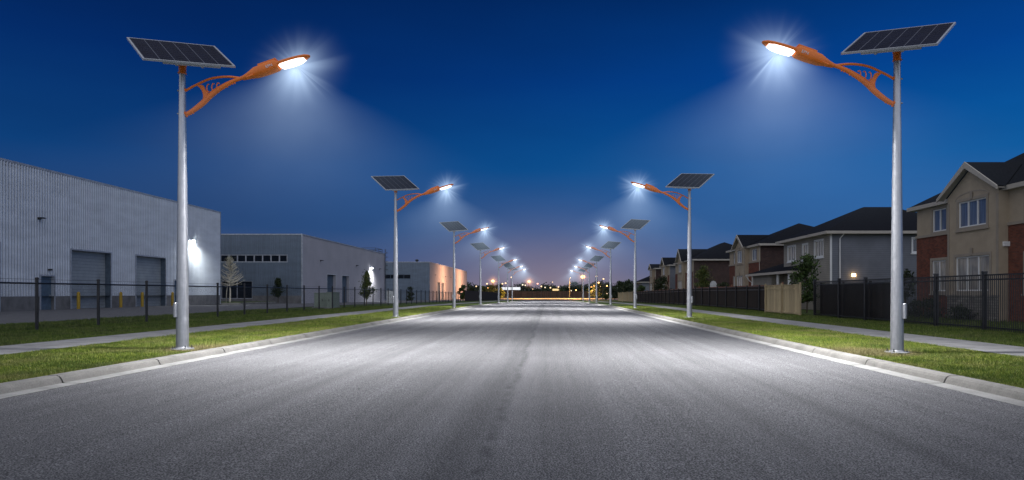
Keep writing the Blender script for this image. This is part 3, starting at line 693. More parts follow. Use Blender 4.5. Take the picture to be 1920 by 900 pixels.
def warehouse3():
    X, Y0, Y1, H = -39.3, 219.0, 318.0, 11.5
    b = (X, Y0, gz(Y0)); zb = -2
    r = thing('warehouse', 'far low warehouse with its side wall lit orange', 'building', b)
    A = lambda u, v, o: (X+o-b[0], u-b[1], v-b[2]); F = lambda u, v, o: (u-b[0], Y0-o-b[1], v-b[2])
    m = MB(); m.wall(F, -85, X, zb, H, [(-72, -45.6, 6.1, 7.5, .3)], (.5, .06)); m.build('front_wall', SIDING_B, r)
    win_strip(r, F, -72, -45.6, 6.1, 7.5, 12, JAMB, GLASSD, depth=.25, fr=.12)
    doors = [(233.5, 239.5), (243, 248.5)]
    s = MB(); s.wall(A, Y0, Y1, zb, H, [(a, c, zb, 5.2, .5) for a, c in doors]); s.quad((0, Y1-Y0, zb), (-40, Y1-Y0, zb), (-40, Y1-Y0, H), (0, Y1-Y0, H)); s.build('side_wall', PRECAST_O, r)
    for a, c in doors:
        d = MB(); d.quad(A(a, zb, -.48), A(c, zb, -.48), A(c, 5.2, -.48), A(a, 5.2, -.48)); d.build('roller_door', JAMB, r)
    rf = MB(); rf.box(-46, -.02, .02, Y1-Y0, H-.5, H-.3); rf.build('roof', ROOFMEM, r)
    tr = MB(); slab(tr, F, -85, X+.08, H, H+.2, -.3, .10); slab(tr, A, Y0+.3, Y1, H, H+.2, -.3, .09); tr.build('parapet_trim', TRIMGREY, r)
    for u in (229, 251, 265): wall_fixture(r, A, u, 7.6)
    vt = MB(); vt.lathe([(.3, 0), (.3, 1.6), (.6, 1.7), (.6, 2.0), (.2, 2.2)], 10, (-5, 4, H)); vt.build('roof_vent', DARKBOX, r)
warehouse3()
for y, e, x in ((246, 13000, -29.5), (292, 20000, -27)):
    l = add_light('orange_yard_light', 'SPOT', (x, y, 6.3), e, (1, .52, .30), spot_size=R(170), spot_blend=.5, shadow_soft_size=.3); l.rotation_euler = (0, R(65), 0)

# ------------------------------------------------------------------ bollards, cabinets
bl = thing('bollard', 'yellow bollard at the near edge of the first roller door', 'bollard', (-42.8, 60.6, 0), 'yellow bollards by the warehouse doors')
MB().lathe([(.14, 0), (.14, 1.42), (.125, 1.52), (.08, 1.58), (.03, 1.6)], 16).build('post', YELLOW, bl, True, 50)
MB().lathe([(.26, -.02), (.26, .02), (.19, .035)], 16).build('footing', WAINS, bl)
for (x, y, t) in ((-43.0, 66.9, 'yellow bollard at the far edge of the first roller door'), (-43.1, 70.6, 'yellow bollard at the near edge of the second roller door'), (-42.5, 75.2, 'yellow bollard just left of the nearest left lamp pole')):
    c = copy_tree(bl); c.location = (x, y, 0); c['label'] = t
def cabinet(x0, x1, y0, y1, h, label, mat=GREENBOX, grp=None):
    o = thing('utility_cabinet', label, 'cabinet', ((x0+x1)/2, y0, gz(y0)), grp); b = ((x0+x1)/2, y0, 0)
    m = MB(); m.bbox(x0, x1, y0, y1, .08, h, .035); m.build('body', mat, o, base=b)
    d = MB(); w = (x1-x0); d.box(x0+.06, x0+w/2-.015, y0-.018, y0-.002, .22, h-.16); d.box(x0+w/2+.015, x1-.06, y0-.018, y0-.002, .22, h-.16); dd = d.build('door', mat, o, base=b)
    MB().box(x0+w/2-.09, x0+w/2-.05, y0-.05, y0-.02, h*.45, h*.6).build('handle', DARKBOX, dd, base=b)
    MB().box(x0-.15, x1+.15, y0-.15, y1+.15, -.1, .08).build('concrete_pad', WAINS, o, base=b)
    MB().bbox(x0-.03, x1+.03, y0-.03, y1+.03, h+.001, h+.07, .015).build('lid', mat, o, base=b)
    return o
cabinet(-23.5, -21.72, 66.6, 68.6, 1.45, 'wide pale green transformer cabinet behind the chain link fence', grp='green cabinets behind the fence')
cabinet(-21.55, -20.95, 64.5, 66.6, 1.5, 'narrow pale green cabinet beside the wide transformer cabinet', grp='green cabinets behind the fence')
cabinet(-25.4, -24.1, 104, 105.2, 2.0, 'white utility cabinet behind the fence beyond the second left lamp', CABW)
# ------------------------------------------------------------------ chain link fence (left)
def chain_fence():
    X = -20.6; r = thing('chain_link_fence', 'long black chain link fence along the left pavement', 'fence', (X, 20, 0))
    b = (X, 20, 0); y0 = 19.5; ysn = [19.5+3.65*i for i in range(38)]
    po = MB().lathe([(.06, -.05), (.06, 2.05), (.07, 2.06), (.07, 2.1), (.03, 2.13)], 10)
    first = po.build('post', BLACKSAT, r, True, 40)
    for i, y in enumerate(ysn):
        o = first if i == 0 else first.copy()
        if i: COL.objects.link(o); o.parent = r
        o.location = (0, y-20, gz(y))
    rl = MB(); rl.tube([(X, y, gz(y)+1.88) for y in ysn], .034, 8); rl.build('top_rail', BLACKSAT, r, base=b)
    ms = MB()
    for a, c in zip(ysn[:-1], ysn[1:]): ms.quad((X+.03, a, gz(a)+.03), (X+.03, c, gz(c)+.03), (X+.03, c, gz(c)+1.88), (X+.03, a, gz(a)+1.88))
    ms.build('wire_mesh', CHAIN, r, base=b)
    wr = MB()
    for z in (2.04,): wr.tube([(X, y, gz(y)+z) for y in ysn], .006, 4)
    wr.build('top_wire', BLACKSAT, r, base=b)
chain_fence()
def board_fence(X, y0, y1, n, h, label, mat, capm=None, postm=None, name='board_fence', X1=None, rail=True):
    r = thing(name, label, 'fence', (X, y0, 0)); b = (X, y0, 0); X1 = X if X1 is None else X1
    pts = [(X+(X1-X)*i/n, y0+(y1-y0)*i/n) for i in range(n+1)]
    for (xa, ya), (xc, yc) in zip(pts[:-1], pts[1:]):
        m = MB(); d = .02
        m.add([(xa, ya, gz(ya)+.06), (xc, yc, gz(yc)+.06), (xc, yc, gz(yc)+h), (xa, ya, gz(ya)+h), (xa+d, ya, gz(ya)+.06), (xc+d, yc, gz(yc)+.06), (xc+d, yc, gz(yc)+h), (xa+d, ya, gz(ya)+h)],
              [(0, 1, 2, 3), (4, 7, 6, 5), (0, 4, 5, 1), (2, 6, 7, 3), (0, 3, 7, 4), (1, 5, 6, 2)])
        m.build('board_panel', mat, r, base=b)
    if rail:
        m = MB()
        for (xa, ya), (xc, yc) in zip(pts[:-1], pts[1:]):
            for z, t in ((h+.001, .05), (h*.86, .09), (.12, .09)):
                o = .045
                m.add([(xa-o, ya, gz(ya)+z), (xc-o, yc, gz(yc)+z), (xc-o, yc, gz(yc)+z+t), (xa-o, ya, gz(ya)+z+t), (xa-.003, ya, gz(ya)+z), (xc-.003, yc, gz(yc)+z), (xc-.003, yc, gz(yc)+z+t), (xa-.003, ya, gz(ya)+z+t)],
                      [(0, 1, 2, 3), (4, 7, 6, 5), (0, 4, 5, 1), (2, 6, 7, 3), (0, 3, 7, 4), (1, 5, 6, 2)])
        m.build('rails', capm or mat, r, base=b)
    for i, (xa, ya) in enumerate(pts):
        m = MB(); m.bbox(xa-.12, xa-.005, ya-.06, ya+.06, gz(ya)-.05, gz(ya)+h+.16, .012); m.build('post', postm or mat, r, base=b)
    return r
board_fence(-20.2, 160, 232, 18, 2.6, 'dark fence closing the far end of the left side', DARKWOOD, X1=-17)

# right side fences ---------------------------------------------------
def iron_fence():
    X = 17.2; ysn = [19.75+3.3*i for i in range(8)] ; ysn[-1] = 43.2
    r = thing('picket_fence', 'black metal picket fence in front of the nearest right house', 'fence', (X, ysn[0], 0)); b = (X, ysn[0], 0)
    for y in ysn:
        m = MB(); m.bbox(X-.075, X+.075, y-.075, y+.075, -.05, 2.3, .01); m.bbox(X-.09, X+.09, y-.09, y+.09, 2.301, 2.36, .02); m.build('post', BLACKSAT, r, base=b)
    for a, c in zip(ysn[:-1], ysn[1:]):
        m = MB()
        for z in (.14, 2.02, 2.2): m.box(X-.022, X+.022, a+.076, c-.076, z-.028, z+.028)
        k = int((c-a)/.115)
        for i in range(1, k):
            y = a+(c-a)*i/k; m.box(X-.010, X+.010, y-.013, y+.013, .04, 2.18)
        m.build('picket_panel', BLACKSAT, r, base=b)
iron_fence()
board_fence(17.75, 33.4, 43.4, 3, 2.0, 'dark timber board fence behind the black pickets', DARKWOOD)
board_fence(16.5, 43.7, 50.7, 2, 2.02, 'pale tan timber fence panel standing forward of the dark fences', TANWOOD, postm=TANWOOD, name='timber_fence')
board_fence(17.2, 51.0, 136.0, 25, 1.98, 'long dark fence with many posts before the right houses', DARKWOOD, postm=BLACKSAT, capm=BLACKSAT)
board_fence(17.9, 51.0, 136.0, 6, 2.14, 'copper lit timber fence showing just above the long dark fence', COPPERLIT, name='timber_fence', rail=False)  # reflected orange light put into the board colour
board_fence(17.2, 137, 166, 3, 2.1, 'pale tan timber fence at the far end of the right side', TANWOOD, postm=TANWOOD, name='timber_fence')
board_fence(-28, 352, 352.5, 1, 3.4, 'long brown boundary wall across the far end of the street', BROWNWOOD, name='boundary_wall', X1=26, rail=False)

# ------------------------------------------------------------------ houses
def hip_roof(r, b, x0, x1, y0, y1, z, zr, run, name='roof'):
    """hip roof over a rectangle; ridge along the longer side"""
    m = MB(); cx, cy = (x0+x1)/2, (y0+y1)/2
    hx = max(0.02, (x1-x0)/2-run); hy = max(0.02, (y1-y0)/2-run)
    A, B, C, D = (x0, y0, z), (x1, y0, z), (x1, y1, z), (x0, y1, z)
    a, b_, c, d = (cx-hx, cy-hy, zr), (cx+hx, cy-hy, zr), (cx+hx, cy+hy, zr), (cx-hx, cy+hy, zr)
    m.quad(A, B, b_, a); m.quad(B, C, c, b_); m.quad(C, D, d, c); m.quad(D, A, a, d); m.quad(a, b_, c, d)
    ro = m.build(name, SHING, r, base=b)
    f = MB()
    t = .22
    for (p, q) in ((A, B), (B, C), (C, D), (D, A)):
        dx, dy = q[0]-p[0], q[1]-p[1]; L = math.hypot(dx, dy); nx_, ny_ = dy/L*.05, -dx/L*.05
        f.add([(p[0], p[1], z-t), (q[0], q[1], z-t), (q[0], q[1], z+.012), (p[0], p[1], z+.012), (p[0]+nx_, p[1]+ny_, z-t), (q[0]+nx_, q[1]+ny_, z-t), (q[0]+nx_, q[1]+ny_, z+.012), (p[0]+nx_, p[1]+ny_, z+.012)],
              [(0, 1, 2, 3), (4, 7, 6, 5), (0, 4, 5, 1), (2, 6, 7, 3), (0, 3, 7, 4), (1, 5, 6, 2)])
    f.quad((x0, y0, z-t+.02), (x1, y0, z-t+.02), (x1, y1, z-t+.02), (x0, y1, z-t+.02))
    f.build('gutter', CREAM, ro, base=b)
    return ro
def house_window(r, P, u0, u1, v0, v1, n, glass=None, trim=STUCCOTRIM, tw=.16, key=False, b=None):
    wo = win_strip(r, P, u0, u1, v0, v1, n, WHITEPT, glass or GLASSB, depth=.10, fr=.07)
    if trim is not None:
        t = MB(); frame_ring(t, P, u0, u1, v0, v1, tw, .002, .05, True); slab(t, P, u0-tw-.08, u1+tw+.08, v0-tw-.08, v0-tw-.002, .002, .09)
        if key: slab(t, P, (u0+u1)/2-.1, (u0+u1)/2+.1, v1+tw*.4, v1+tw+.28, .052, .09)
        t.build('surround', trim, wo)
    return wo
def gable_house(y0, b0, b1, y1, zp, zr, label, sidem, xb=36.5, lowm=BRICK, full=True, eave=6.95, zlow=-1.2, stone=True):
    XW, XB = 23.5, 23.0; b = (XW, y0, 0)
    r = thing('house', label, 'house', (XW, y0, 0), 'two storey houses behind the right fences')
    P = lambda u, v, o: (XW-o-b[0], u-b[1], v); Q = lambda u, v, o: (XB-o-b[0], u-b[1], v); Sd = lambda u, v, o: (u-b[0], y0-o-b[1], v)
    zt = eave-.2; mid = 5.02
    fw = (b1+.9, min(y1-.35, b1+2.35)); nw = (max(y0+.8, b0-3.0), b0-1.3)
    wl_up = [(fw[0], fw[1], 5.2, 6.55), (nw[0], nw[1], 5.2, 6.5)]; wl_lo = [(fw[0], fw[1], 1.6, 3.45), (nw[0], nw[1], 1.6, 3.4)]
    bw0, bw1 = b0+.95, b1-1.05
    m = MB(); m.wall(P, y0, y1, mid, zt, wl_up); m.build('upper_wall', STUCCO, r)
    lowsh = lambda u, v, o: P(u, v, o+.03)
    m = MB(); m.wall(lowsh, y0, y1, zlow, mid, wl_lo); m.build('brick_wall', lowm, r)
    slab(MB(), P, y0-.04, b0, mid-.08, mid+.08, .031, .10).build('band_course', STUCCOTRIM, r); slab(MB(), P, b1, y1+.04, mid-.08, mid+.08, .031, .10).build('band_course', STUCCOTRIM, r)
    # bay with gable
    m = MB(); m.wall(Q, b0, b1, 1.3 if stone else zlow, zt, [(bw0, bw1, 5.12, 6.55), (bw0-.25, bw1+.25, 1.6, 3.5)])
    pk = (b0+b1)/2; hw = (b1-b0)/2+.42; sl = (zp-eave)/hw
    zg = zp-.28
    m.poly([Q(b0, zt, 0), Q(b1, zt, 0), Q(b1, zg-sl*(b1-pk), 0), Q(pk, zg, 0), Q(b0, zg-sl*(pk-b0), 0)])
    for u in (b0, b1): m.quad(Q(u, zlow, 0), P(u, zlow, -.1), P(u, zt, -.1), Q(u, zt, 0))
    m.build('gable_wall', STUCCO, r)
    if stone:
        m = MB(); m.wall(lambda u, v, o: Q(u, v, o+.03), b0-.03, b1+.03, zlow, 1.3); slab(m, Q, b0-.03, b1+.03, 1.3, 1.38, -.02, .08); m.build('stone_base', STONE, r)
    if full:
        m = MB()                                                  # arched trim and raised field over the bay window
        arc = [(pk + (bw1-bw0)/2*1.22*math.cos(R(180*t/12)), 6.62 + .38*math.sin(R(180*t/12))) for t in range(13)]
        for (u, v), (u2, v2) in zip(arc[:-1], arc[1:]):
            m.add([Q(u, v, .018), Q(u2, v2, .018), Q(u2, v2+.07, .018), Q(u, v+.07, .018), Q(u, v, 0), Q(u2, v2, 0), Q(u2, v2+.07, 0), Q(u, v+.07, 0)], [(0, 1, 2, 3), (0, 4, 5, 1), (2, 6, 7, 3)])
        for u in (b0+.02, b1-.20): slab(m, Q, u, u+.18, 1.4, zt-.15, .003, .03)
        m.build('arch_trim', STUCCOTRIM, r)
    house_window(r, Q, bw0, bw1, 5.12, 6.55, 3, GLASSB, key=full); house_window(r, Q, bw0-.25, bw1+.25, 1.6, 3.5, 3, GLASSP, key=full)
    for (a, c, d, e) in wl_up: house_window(r, P, a, c, d, e, 2, GLASSB)
    for (a, c, d, e) in wl_lo: house_window(r, lowsh, a, c, d, e, 2, GLASSP)
    m = MB(); m.quad(Sd(XW, zlow, 0), Sd(xb, zlow, 0), Sd(xb, zt, 0), Sd(XW, zt, 0)); m.quad((0, y1-y0, zlow), (xb-XW, y1-y0, zlow), (xb-XW, y1-y0, zt), (0, y1-y0, zt)); m.quad((xb-XW, 0, zlow), (xb-XW, y1-y0, zlow), (xb-XW, y1-y0, zt), (xb-XW, 0, zt)); m.build('side_wall', sidem, r)
    run = min((xb+.6-23.2)/2, (y1-y0+1.2)/2)
    ro = hip_roof(r, b, 23.2, xb+.6, y0-.6, y1+.6, eave, zr, run)
    slm = (zr-eave)/run; xe = 22.9+(zp-eave)/slm + .15
    m = MB(); XR = 22.62
    fy0, fy1 = pk-hw, pk+hw
    m.quad((XR, fy0, eave-.02), (XR, pk, zp), (xe, pk, zp), (22.9+.15, fy0, eave-.02)); m.quad((XR, fy1, eave-.02), (XR, pk, zp), (xe, pk, zp), (22.9+.15, fy1, eave-.02))
    go = m.build('gable_roof', SHING, r, base=b)
    m = MB()
    for fy in (fy0, fy1):
        n_ = .34
        m.add([(XR-.04, fy, eave-.02-n_*.5), (XR-.04, pk, zp-n_), (XR-.04, pk, zp+.012), (XR-.04, fy, eave-.008), (XR+.03, fy, eave-.02-n_*.5), (XR+.03, pk, zp-n_), (XR+.03, pk, zp+.012), (XR+.03, fy, eave-.008)],
              [(0, 1, 2, 3), (4, 7, 6, 5), (0, 4, 5, 1), (2, 6, 7, 3), (0, 3, 7, 4), (1, 5, 6, 2)])
        m.quad((XR, fy, eave-.12), (XR, pk, zp-.12), (XB+.02, pk, zp-.12), (XB+.02, fy, eave-.12))
    m.build('rake_board', CREAM, go, base=b)
    ds = MB(); ds.tube([(XW-.06-b[0], y0+.15-b[1], zt), (XW-.06-b[0], y0+.15-b[1], zlow+1.2)], .045, 8); ds.build('downpipe', CREAM, r)
    return r
gable_house(27.5, 34.1, 38.5, 42.6, 8.62, 11.2, 'nearest right house in beige stucco and red brick with a front gable', BRICK)
vb = MB(); vb.box(-.16, .16, -.14, 0, -.12, .12); v_ = vb.build('wall_vent', WHITEPT); v_.parent = [o for o in COL.objects if o.name == 'house'][0]; v_.location = (-.16, 34.1-27.5, 4.0)
gable_house(74.2, 78.5, 82.5, 86.9, 8.5, 9.9, 'brown brick gabled house between the grey sided house and the next gable', BRICKD)
gable_house(108.4, 115, 119.6, 124.2, 9.2, 10.2, 'dark brick gabled house behind the second right lamp pole', BRICKD, full=False)
gable_house(129.7, 132, 136, 140, 8.6, 9.3, 'small far gabled house with a grey side wall', LAPG, full=False)
gable_house(147, 149, 152.5, 156, 8.0, 8.6, 'farthest gabled house in the right row', BRICKD, full=False)

def grey_house():
    X, y0, y1, xb, ev = 23.5, 55.7, 66.8, 36.6, 6.62; b = (X, y0, 0)
    r = thing('house', 'grey sided house with a dark hipped roof and tan street front', 'house', b, 'two storey houses behind the right fences')
    P = lambda u, v, o: (X-o-b[0], u-b[1], v); F = lambda u, v, o: (u-b[0], y0-o-b[1], v)
    wins = [(57.2, 59.0, 4.65, 6.05, 3), (60.6, 61.8, 4.6, 5.95, 2), (63.6, 65.6, 4.6, 6.0, 3)]
    m = MB(); m.wall(P, y0, y1, -.3, ev-.2, [w[:4] for w in wins]); m.build('front_wall', LAPT, r)
    for w in wins: house_window(r, P, *w[:4], w[4], GLASSP, trim=WHITEPT, tw=.1)
    sw = (30.35, 31.3, 4.9, 6.05)
    m = MB(); m.wall(F, X, xb, -.3, ev-.2, [sw]); m.quad((0, y1-y0, -.3), (xb-X, y1-y0, -.3), (xb-X, y1-y0, ev-.2), (0, y1-y0, ev-.2)); m.quad((xb-X, 0, -.3), (xb-X, y1-y0, -.3), (xb-X, y1-y0, ev-.2), (xb-X, 0, ev-.2)); m.build('side_wall', LAPG, r)
    house_window(r, F, *sw, 1, GLASSD, trim=WHITEPT, tw=.1)
    m = MB(); slab(m, F, X-.06, X+.10, -.3, ev-.2, .003, .05); m.build('corner_board', WHITEPT, r)
    hip_roof(r, b, X-.6, xb+.6, y0-.6, y1+.6, ev, 9.35, 5.9)
    m = MB(); m.tube([(1.0, -.28, ev-.2), (.75, -.08, ev-.6), (.75, -.08, .2)], .05, 8); m.build('downpipe', WHITEPT, r)
    l = MB(); slab(l, F, 25.25, 25.55, 2.85, 3.1, .01, .14); lo = l.build('wall_lamp', emit('warm_wall_lamp', (1, .62, .25, 1), 7), r)
    add_light('wall_lamp_light', 'POINT', (25.4, y0-.35, 2.95), 7, (1, .62, .3), shadow_soft_size=.08)
    # single storey garage wing on the far side
    gx, g0, g1, ge = 22.3, 66.9, 73.0, 3.5
    G = lambda u, v, o: (gx-o-b[0], u-b[1], v)
    m = MB(); m.wall(G, g0, g1, -.3, ge-.15, [(68.5, 71.6, -.2, 2.35, .15)]); m.quad((gx-X, g0-y0, -.3), (6, g0-y0, -.3), (6, g0-y0, ge), (gx-X, g0-y0, ge)); m.build('garage_wall', LAPT, r)
    m = MB(); m.quad(G(68.5, -.2, -.13), G(71.6, -.2, -.13), G(71.6, 2.35, -.13), G(68.5, 2.35, -.13)); m.build('garage_door', WHITEPT, r)
    m = MB(); e0, e1 = 60.6, 73.6
    m.quad((gx-.6, e0, ge), (gx-.6, e1, ge), (X+3.0, e1-2, ge+1.55), (X+3.0, e0+2, ge+1.55)); m.quad((gx-.6, e1, ge), (X+3, e1, ge), (X+3, e1-2, ge+1.55), (X+3, e1-2, ge+1.55)); m.quad((gx-.6, e0, ge), (X+.0, e0, ge), (X+.0, e0+.9, ge+.75), (X, e0+.9, ge+.75)); po = m.build('porch_roof', SHING, r, base=b)
    m = MB(); m.box(gx-.66, gx-.6, e0, e1, ge-.22, ge+.01); m.box(gx-.6, X, e0-.05, e0, ge-.22, ge+.01); m.build('gutter', CREAM, po, base=b)
    for yy_ in (61.2, 64.2): MB().bbox(gx-.35, gx-.15, yy_, yy_+.2, -.2, ge-.2, .02).build('porch_post', WHITEPT, r, base=b)
    MB().tube([(gx-.68, 73.3, ge-.1), (gx-.4, 73.2, ge-.6), (gx-.1, 73.05, ge-.9), (gx-.1, 73.05, .2)], .05, 8).build('gutter_pipe', WHITEPT, r, base=b)
grey_house()
def far_house():
    b = (27, 195, -1.1); r = thing('house', 'distant low house with a pale gutter before the far trees', 'house', b, 'two storey houses behind the right fences')
    m = MB(); m.box(27, 40, 195, 208, -1.6, 4.5); m.build('wall', LAPG, r, base=b)
    hip_roof(r, b, 26.3, 40.7, 194.3, 208.7, 4.7, 7.4, 6)
    m = MB(); m.box(26.94, 26.99, 198, 200, 1.0, 2.6); m.build('window', WHITEPT, r, base=b)
far_house()

# ------------------------------------------------------------------ trees and shrubs
def leaves_at(cs, spread, n_each, size, mat, name, parent, up=.3, aspect=.6):
    cs = np.asarray(cs); n = len(cs)*n_each
    c = np.repeat(cs, n_each, 0) + NR.normal(size=(n, 3))*np.asarray(spread)
    a = NR.normal(size=(n, 3)); a /= np.linalg.norm(a, axis=1, keepdims=True)
    nr = NR.normal(size=(n, 3)) + np.array([0, 0, up]); bb = np.cross(a, nr); bb /= np.linalg.norm(bb, axis=1, keepdims=True)+1e-9
    s = size*NR.uniform(.55, 1.35, (n, 1)); a = a*s; bb = bb*s*aspect
    v = np.stack([c-a, c-bb*.8+a*.1, c+a, c+bb*.8+a*.1], 1).reshape(-1, 3)
    return np_mesh(name, v, 4, mat, parent)
def tree(name, label, loc, h, w, crown0, shape='round', leaf=LEAF, bark=BARK, n=120, per=26, size=.09, tr=.06, group=None, cat='tree'):
    r = thing(name, label, cat, loc, group); t = MB(); br = []
    bend = [(rnd.uniform(-.04, .04)*h*i/4, rnd.uniform(-.04, .04)*h*i/4, h*.92*i/4) for i in range(5)]; bend[0] = (0, 0, -.1)
    t.tube(smooth(bend, 3), [tr*(1-.8*i/12) for i in range(13)], 8)
    cs = []
    for k in range(n):
        u = rnd.random(); z = crown0+(h-crown0)*u
        if shape == 'cone': rad = w/2*(1-u)**.75*(.55+.45*min(1, u*5)) + .06
        elif shape == 'column': rad = w/2*(1-.5*u)*min(1, .5+u*3)
        else: rad = w/2*math.sqrt(max(.03, 1-(2*u-1)**2))*(1.1 if u < .5 else .95)
        th = rnd.uniform(0, 2*math.pi); q = rad*(rnd.random()**.45)
        q *= .75+.35*math.sin(th*3+u*9+h)
        cs.append((q*math.cos(th), q*math.sin(th), z))
        if k % 3 == 0 and q > .2:
            z0 = max(crown0*.8, z-q*.7); t.tube([(bend[2][0]*z0/h, bend[2][1]*z0/h, z0), (cs[-1][0]*.55, cs[-1][1]*.55, (z0+z)/2), cs[-1]], [tr*.35, tr*.22, tr*.08], 5)
    t.build('trunk', bark, r, True)
    leaves_at(cs, (w*.05+.05, w*.05+.05, h*.025+.04), per, size, leaf, 'crown', r)
    return r
def bare_tree():
    loc = (-43.7, 91.2, .2); r = thing('tree', 'pale spindly young tree lit by the wall lamp at the corner of the tall warehouse', 'tree', loc)
    t = MB(); t.tube(smooth([(0, 0, -.1), (.06, 0, 1.3), (0, 0, 2.6), (.05, 0, 4.4), (0, 0, 6.1)], 3), [.13-.01*i for i in range(13)], 8)
    cs = []
    for k in range(100):
        u = rnd.random()**.85; z = 1.9+4.2*u; L = (1-u)*1.75+.25; th = rnd.uniform(0, 6.28); e = rnd.uniform(.45, .95)
        p2 = (L*math.cos(th)*.55, L*math.sin(th)*.55, z+L*.25*e); p3 = (L*math.cos(th), L*math.sin(th), z+L*.75*e)
        t.tube([(0, 0, z), p2, p3], [.06, .045, .02], 5); cs += [p2, p3, tuple((a+b)/2 for a, b in zip(p2, p3))]
    t.build('trunk', PALEBARK, r, True)
    leaves_at(cs, (.12, .12, .14), 3, .07, LEAFP, 'crown', r)
    leaves_at([(-1.7+rnd.uniform(-.5, .5), rnd.uniform(-.4, .4), 2.5+rnd.uniform(-.7, .7)) for _ in range(16)], (.2, .2, .18), 14, .09, LEAFY, 'green_shoot', r)
    t2 = MB(); t2.tube([(-.55, .1, -.1), (-.5, .1, 1.4), (-.3, .05, 2.6)], [.06, .05, .03], 6); t2.build('side_stem', PALEBARK, r, True)
bare_tree()
tree('tree', 'young green tree behind the chain link fence right of the green cabinets', (-21.4, 78, 0), 3.9, 2.0, 1.0, 'cone', LEAFY, n=90, per=30, size=.10)
tree('tree', 'dark green tree by the glazed entrance of the second warehouse', (-42.4, 104.2, 0), 3.6, 2.2, 1.0, 'cone', LEAFD, n=70, per=25, size=.13)
tree('shrub', 'dark pointed shrub in front of the far warehouse', (-34.5, 165, -.6), 3.6, 2.4, .2, 'column', LEAFD, n=60, per=25, size=.14, cat='shrub')
tree('tree', 'broad dark tree beside the porch of the grey sided house', (19.7, 51.0, 0), 4.3, 2.5, 1.0, 'round', LEAF, n=85, per=26, size=.12)
tree('tree', 'green conifer shaped tree between the second right lamp pole and the brown house', (19.4, 84, 0), 4.8, 3.6, .9, 'cone', LEAFY, n=110, per=28, size=.11)
tree('shrub', 'low dark shrub above the dark fence beside the brown house', (20.5, 78.5, 0), 2.7, 2.2, .3, 'round', LEAFD, n=50, per=25, size=.11, cat='shrub')
tree('tree', 'dark tree in front of the farthest gabled house', (20.2, 120, -.3), 4.6, 3.8, .6, 'round', LEAFD, n=90, per=25, size=.16)
tree('shrub', 'green bush left of the farthest gabled house', (19.6, 142, -.5), 3.4, 4.2, .3, 'round', LEAF, n=80, per=25, size=.16, cat='shrub')
tree('shrub', 'leafy plant at the wall between grey house and nearest house', (29.2, 54.6, 0), 3.4, 1.6, 1.2, 'round', LEAFD, n=24, per=14, size=.15, cat='shrub')
for i, (y, hh, lb) in enumerate(((40.6, 1.0, 'dark clipped shrub left of the patio doors of the nearest house'), (39.0, 1.1, 'dark round shrub in front of the patio doors of the nearest house'), (36.2, .7, 'low shrub under the bay of the nearest house'))):
    tree('shrub', lb, (22.3, y, 0), hh, 1.5, .05, 'round', LEAFD, n=50, per=20, size=.07, tr=.03, cat='shrub', group='shrubs behind the pickets')
# pale garden post with a rounded board (seen just above the dark fence)
bk = thing('basketball_hoop', 'small pale backboard on a post above the dark fence', 'basketball hoop', (20.3, 82.5, 0))
MB().tube([(0, .1, -.1), (0, .1, 2.6)], .05, 8).build('post', GALV, bk)
MB().add([(x, -.0, z) for x, z in ((-.4, 2.15), (.4, 2.15), (.42, 2.6), (.26, 2.9), (0, 3.0), (-.26, 2.9), (-.42, 2.6))] + [(x, .04, z) for x, z in ((-.4, 2.15), (.4, 2.15), (.42, 2.6), (.26, 2.9), (0, 3.0), (-.26, 2.9), (-.42, 2.6))], [tuple(range(7)), tuple(range(7, 14))[::-1]] + [(i, (i+1) % 7, 7+(i+1) % 7, 7+i) for i in range(7)]).build('backboard', CABW, bk)

# far end of the street ------------------------------------------------
def at(px, py, y): return ((px-1030)*y/1250, y, 1.5+(549-py)*y/1250)
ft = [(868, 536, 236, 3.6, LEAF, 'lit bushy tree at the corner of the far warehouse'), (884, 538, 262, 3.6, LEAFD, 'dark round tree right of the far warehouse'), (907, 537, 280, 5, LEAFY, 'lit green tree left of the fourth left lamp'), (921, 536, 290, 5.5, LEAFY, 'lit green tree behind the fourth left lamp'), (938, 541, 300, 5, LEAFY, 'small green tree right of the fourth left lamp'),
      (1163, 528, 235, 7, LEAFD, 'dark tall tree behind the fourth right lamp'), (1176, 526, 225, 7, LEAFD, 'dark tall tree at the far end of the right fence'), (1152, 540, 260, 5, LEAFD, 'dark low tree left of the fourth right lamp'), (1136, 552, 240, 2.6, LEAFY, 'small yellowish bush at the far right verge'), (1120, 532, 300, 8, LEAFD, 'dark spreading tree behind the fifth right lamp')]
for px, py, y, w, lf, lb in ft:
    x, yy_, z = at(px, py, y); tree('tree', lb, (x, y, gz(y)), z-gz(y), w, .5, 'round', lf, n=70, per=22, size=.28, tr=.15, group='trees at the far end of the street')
cs = []
for px in range(700, 1260, 3):
    t = (px-700)/560; top = 535.5-1.2*math.sin(t*9)-(3.5 if 1070 < px < 1190 else 0)-3*math.sin(px*.13)-2*math.sin(px*.31)+rnd.uniform(-1.5, 1.5)
    y = rnd.uniform(400, 470); x, _, zt = at(px, top, y)
    z = -1.0
    while z < zt: cs.append((x, y, z)); z += 1.0
far = leaves_at(cs, (.9, 3, .5), 14, .75, LEAFD, 'treeline', None); tag(far, 'dark band of far trees under the dusk sky', kind='stuff')
hl = MB(); N = 60
for i in range(N):
    x0, x1 = -900+1800*i/N, -900+1800*(i+1)/N; h = lambda x: 10+5*math.sin(x*.008)+3*math.sin(x*.021+1)
    hl.quad((x0, 1500, -2), (x1, 1500, -2), (x1, 1540, h(x1)), (x0, 1540, h(x0)))
struct('hills', hl, simple('hill_woods', c4(.02, .025, .03), .95))
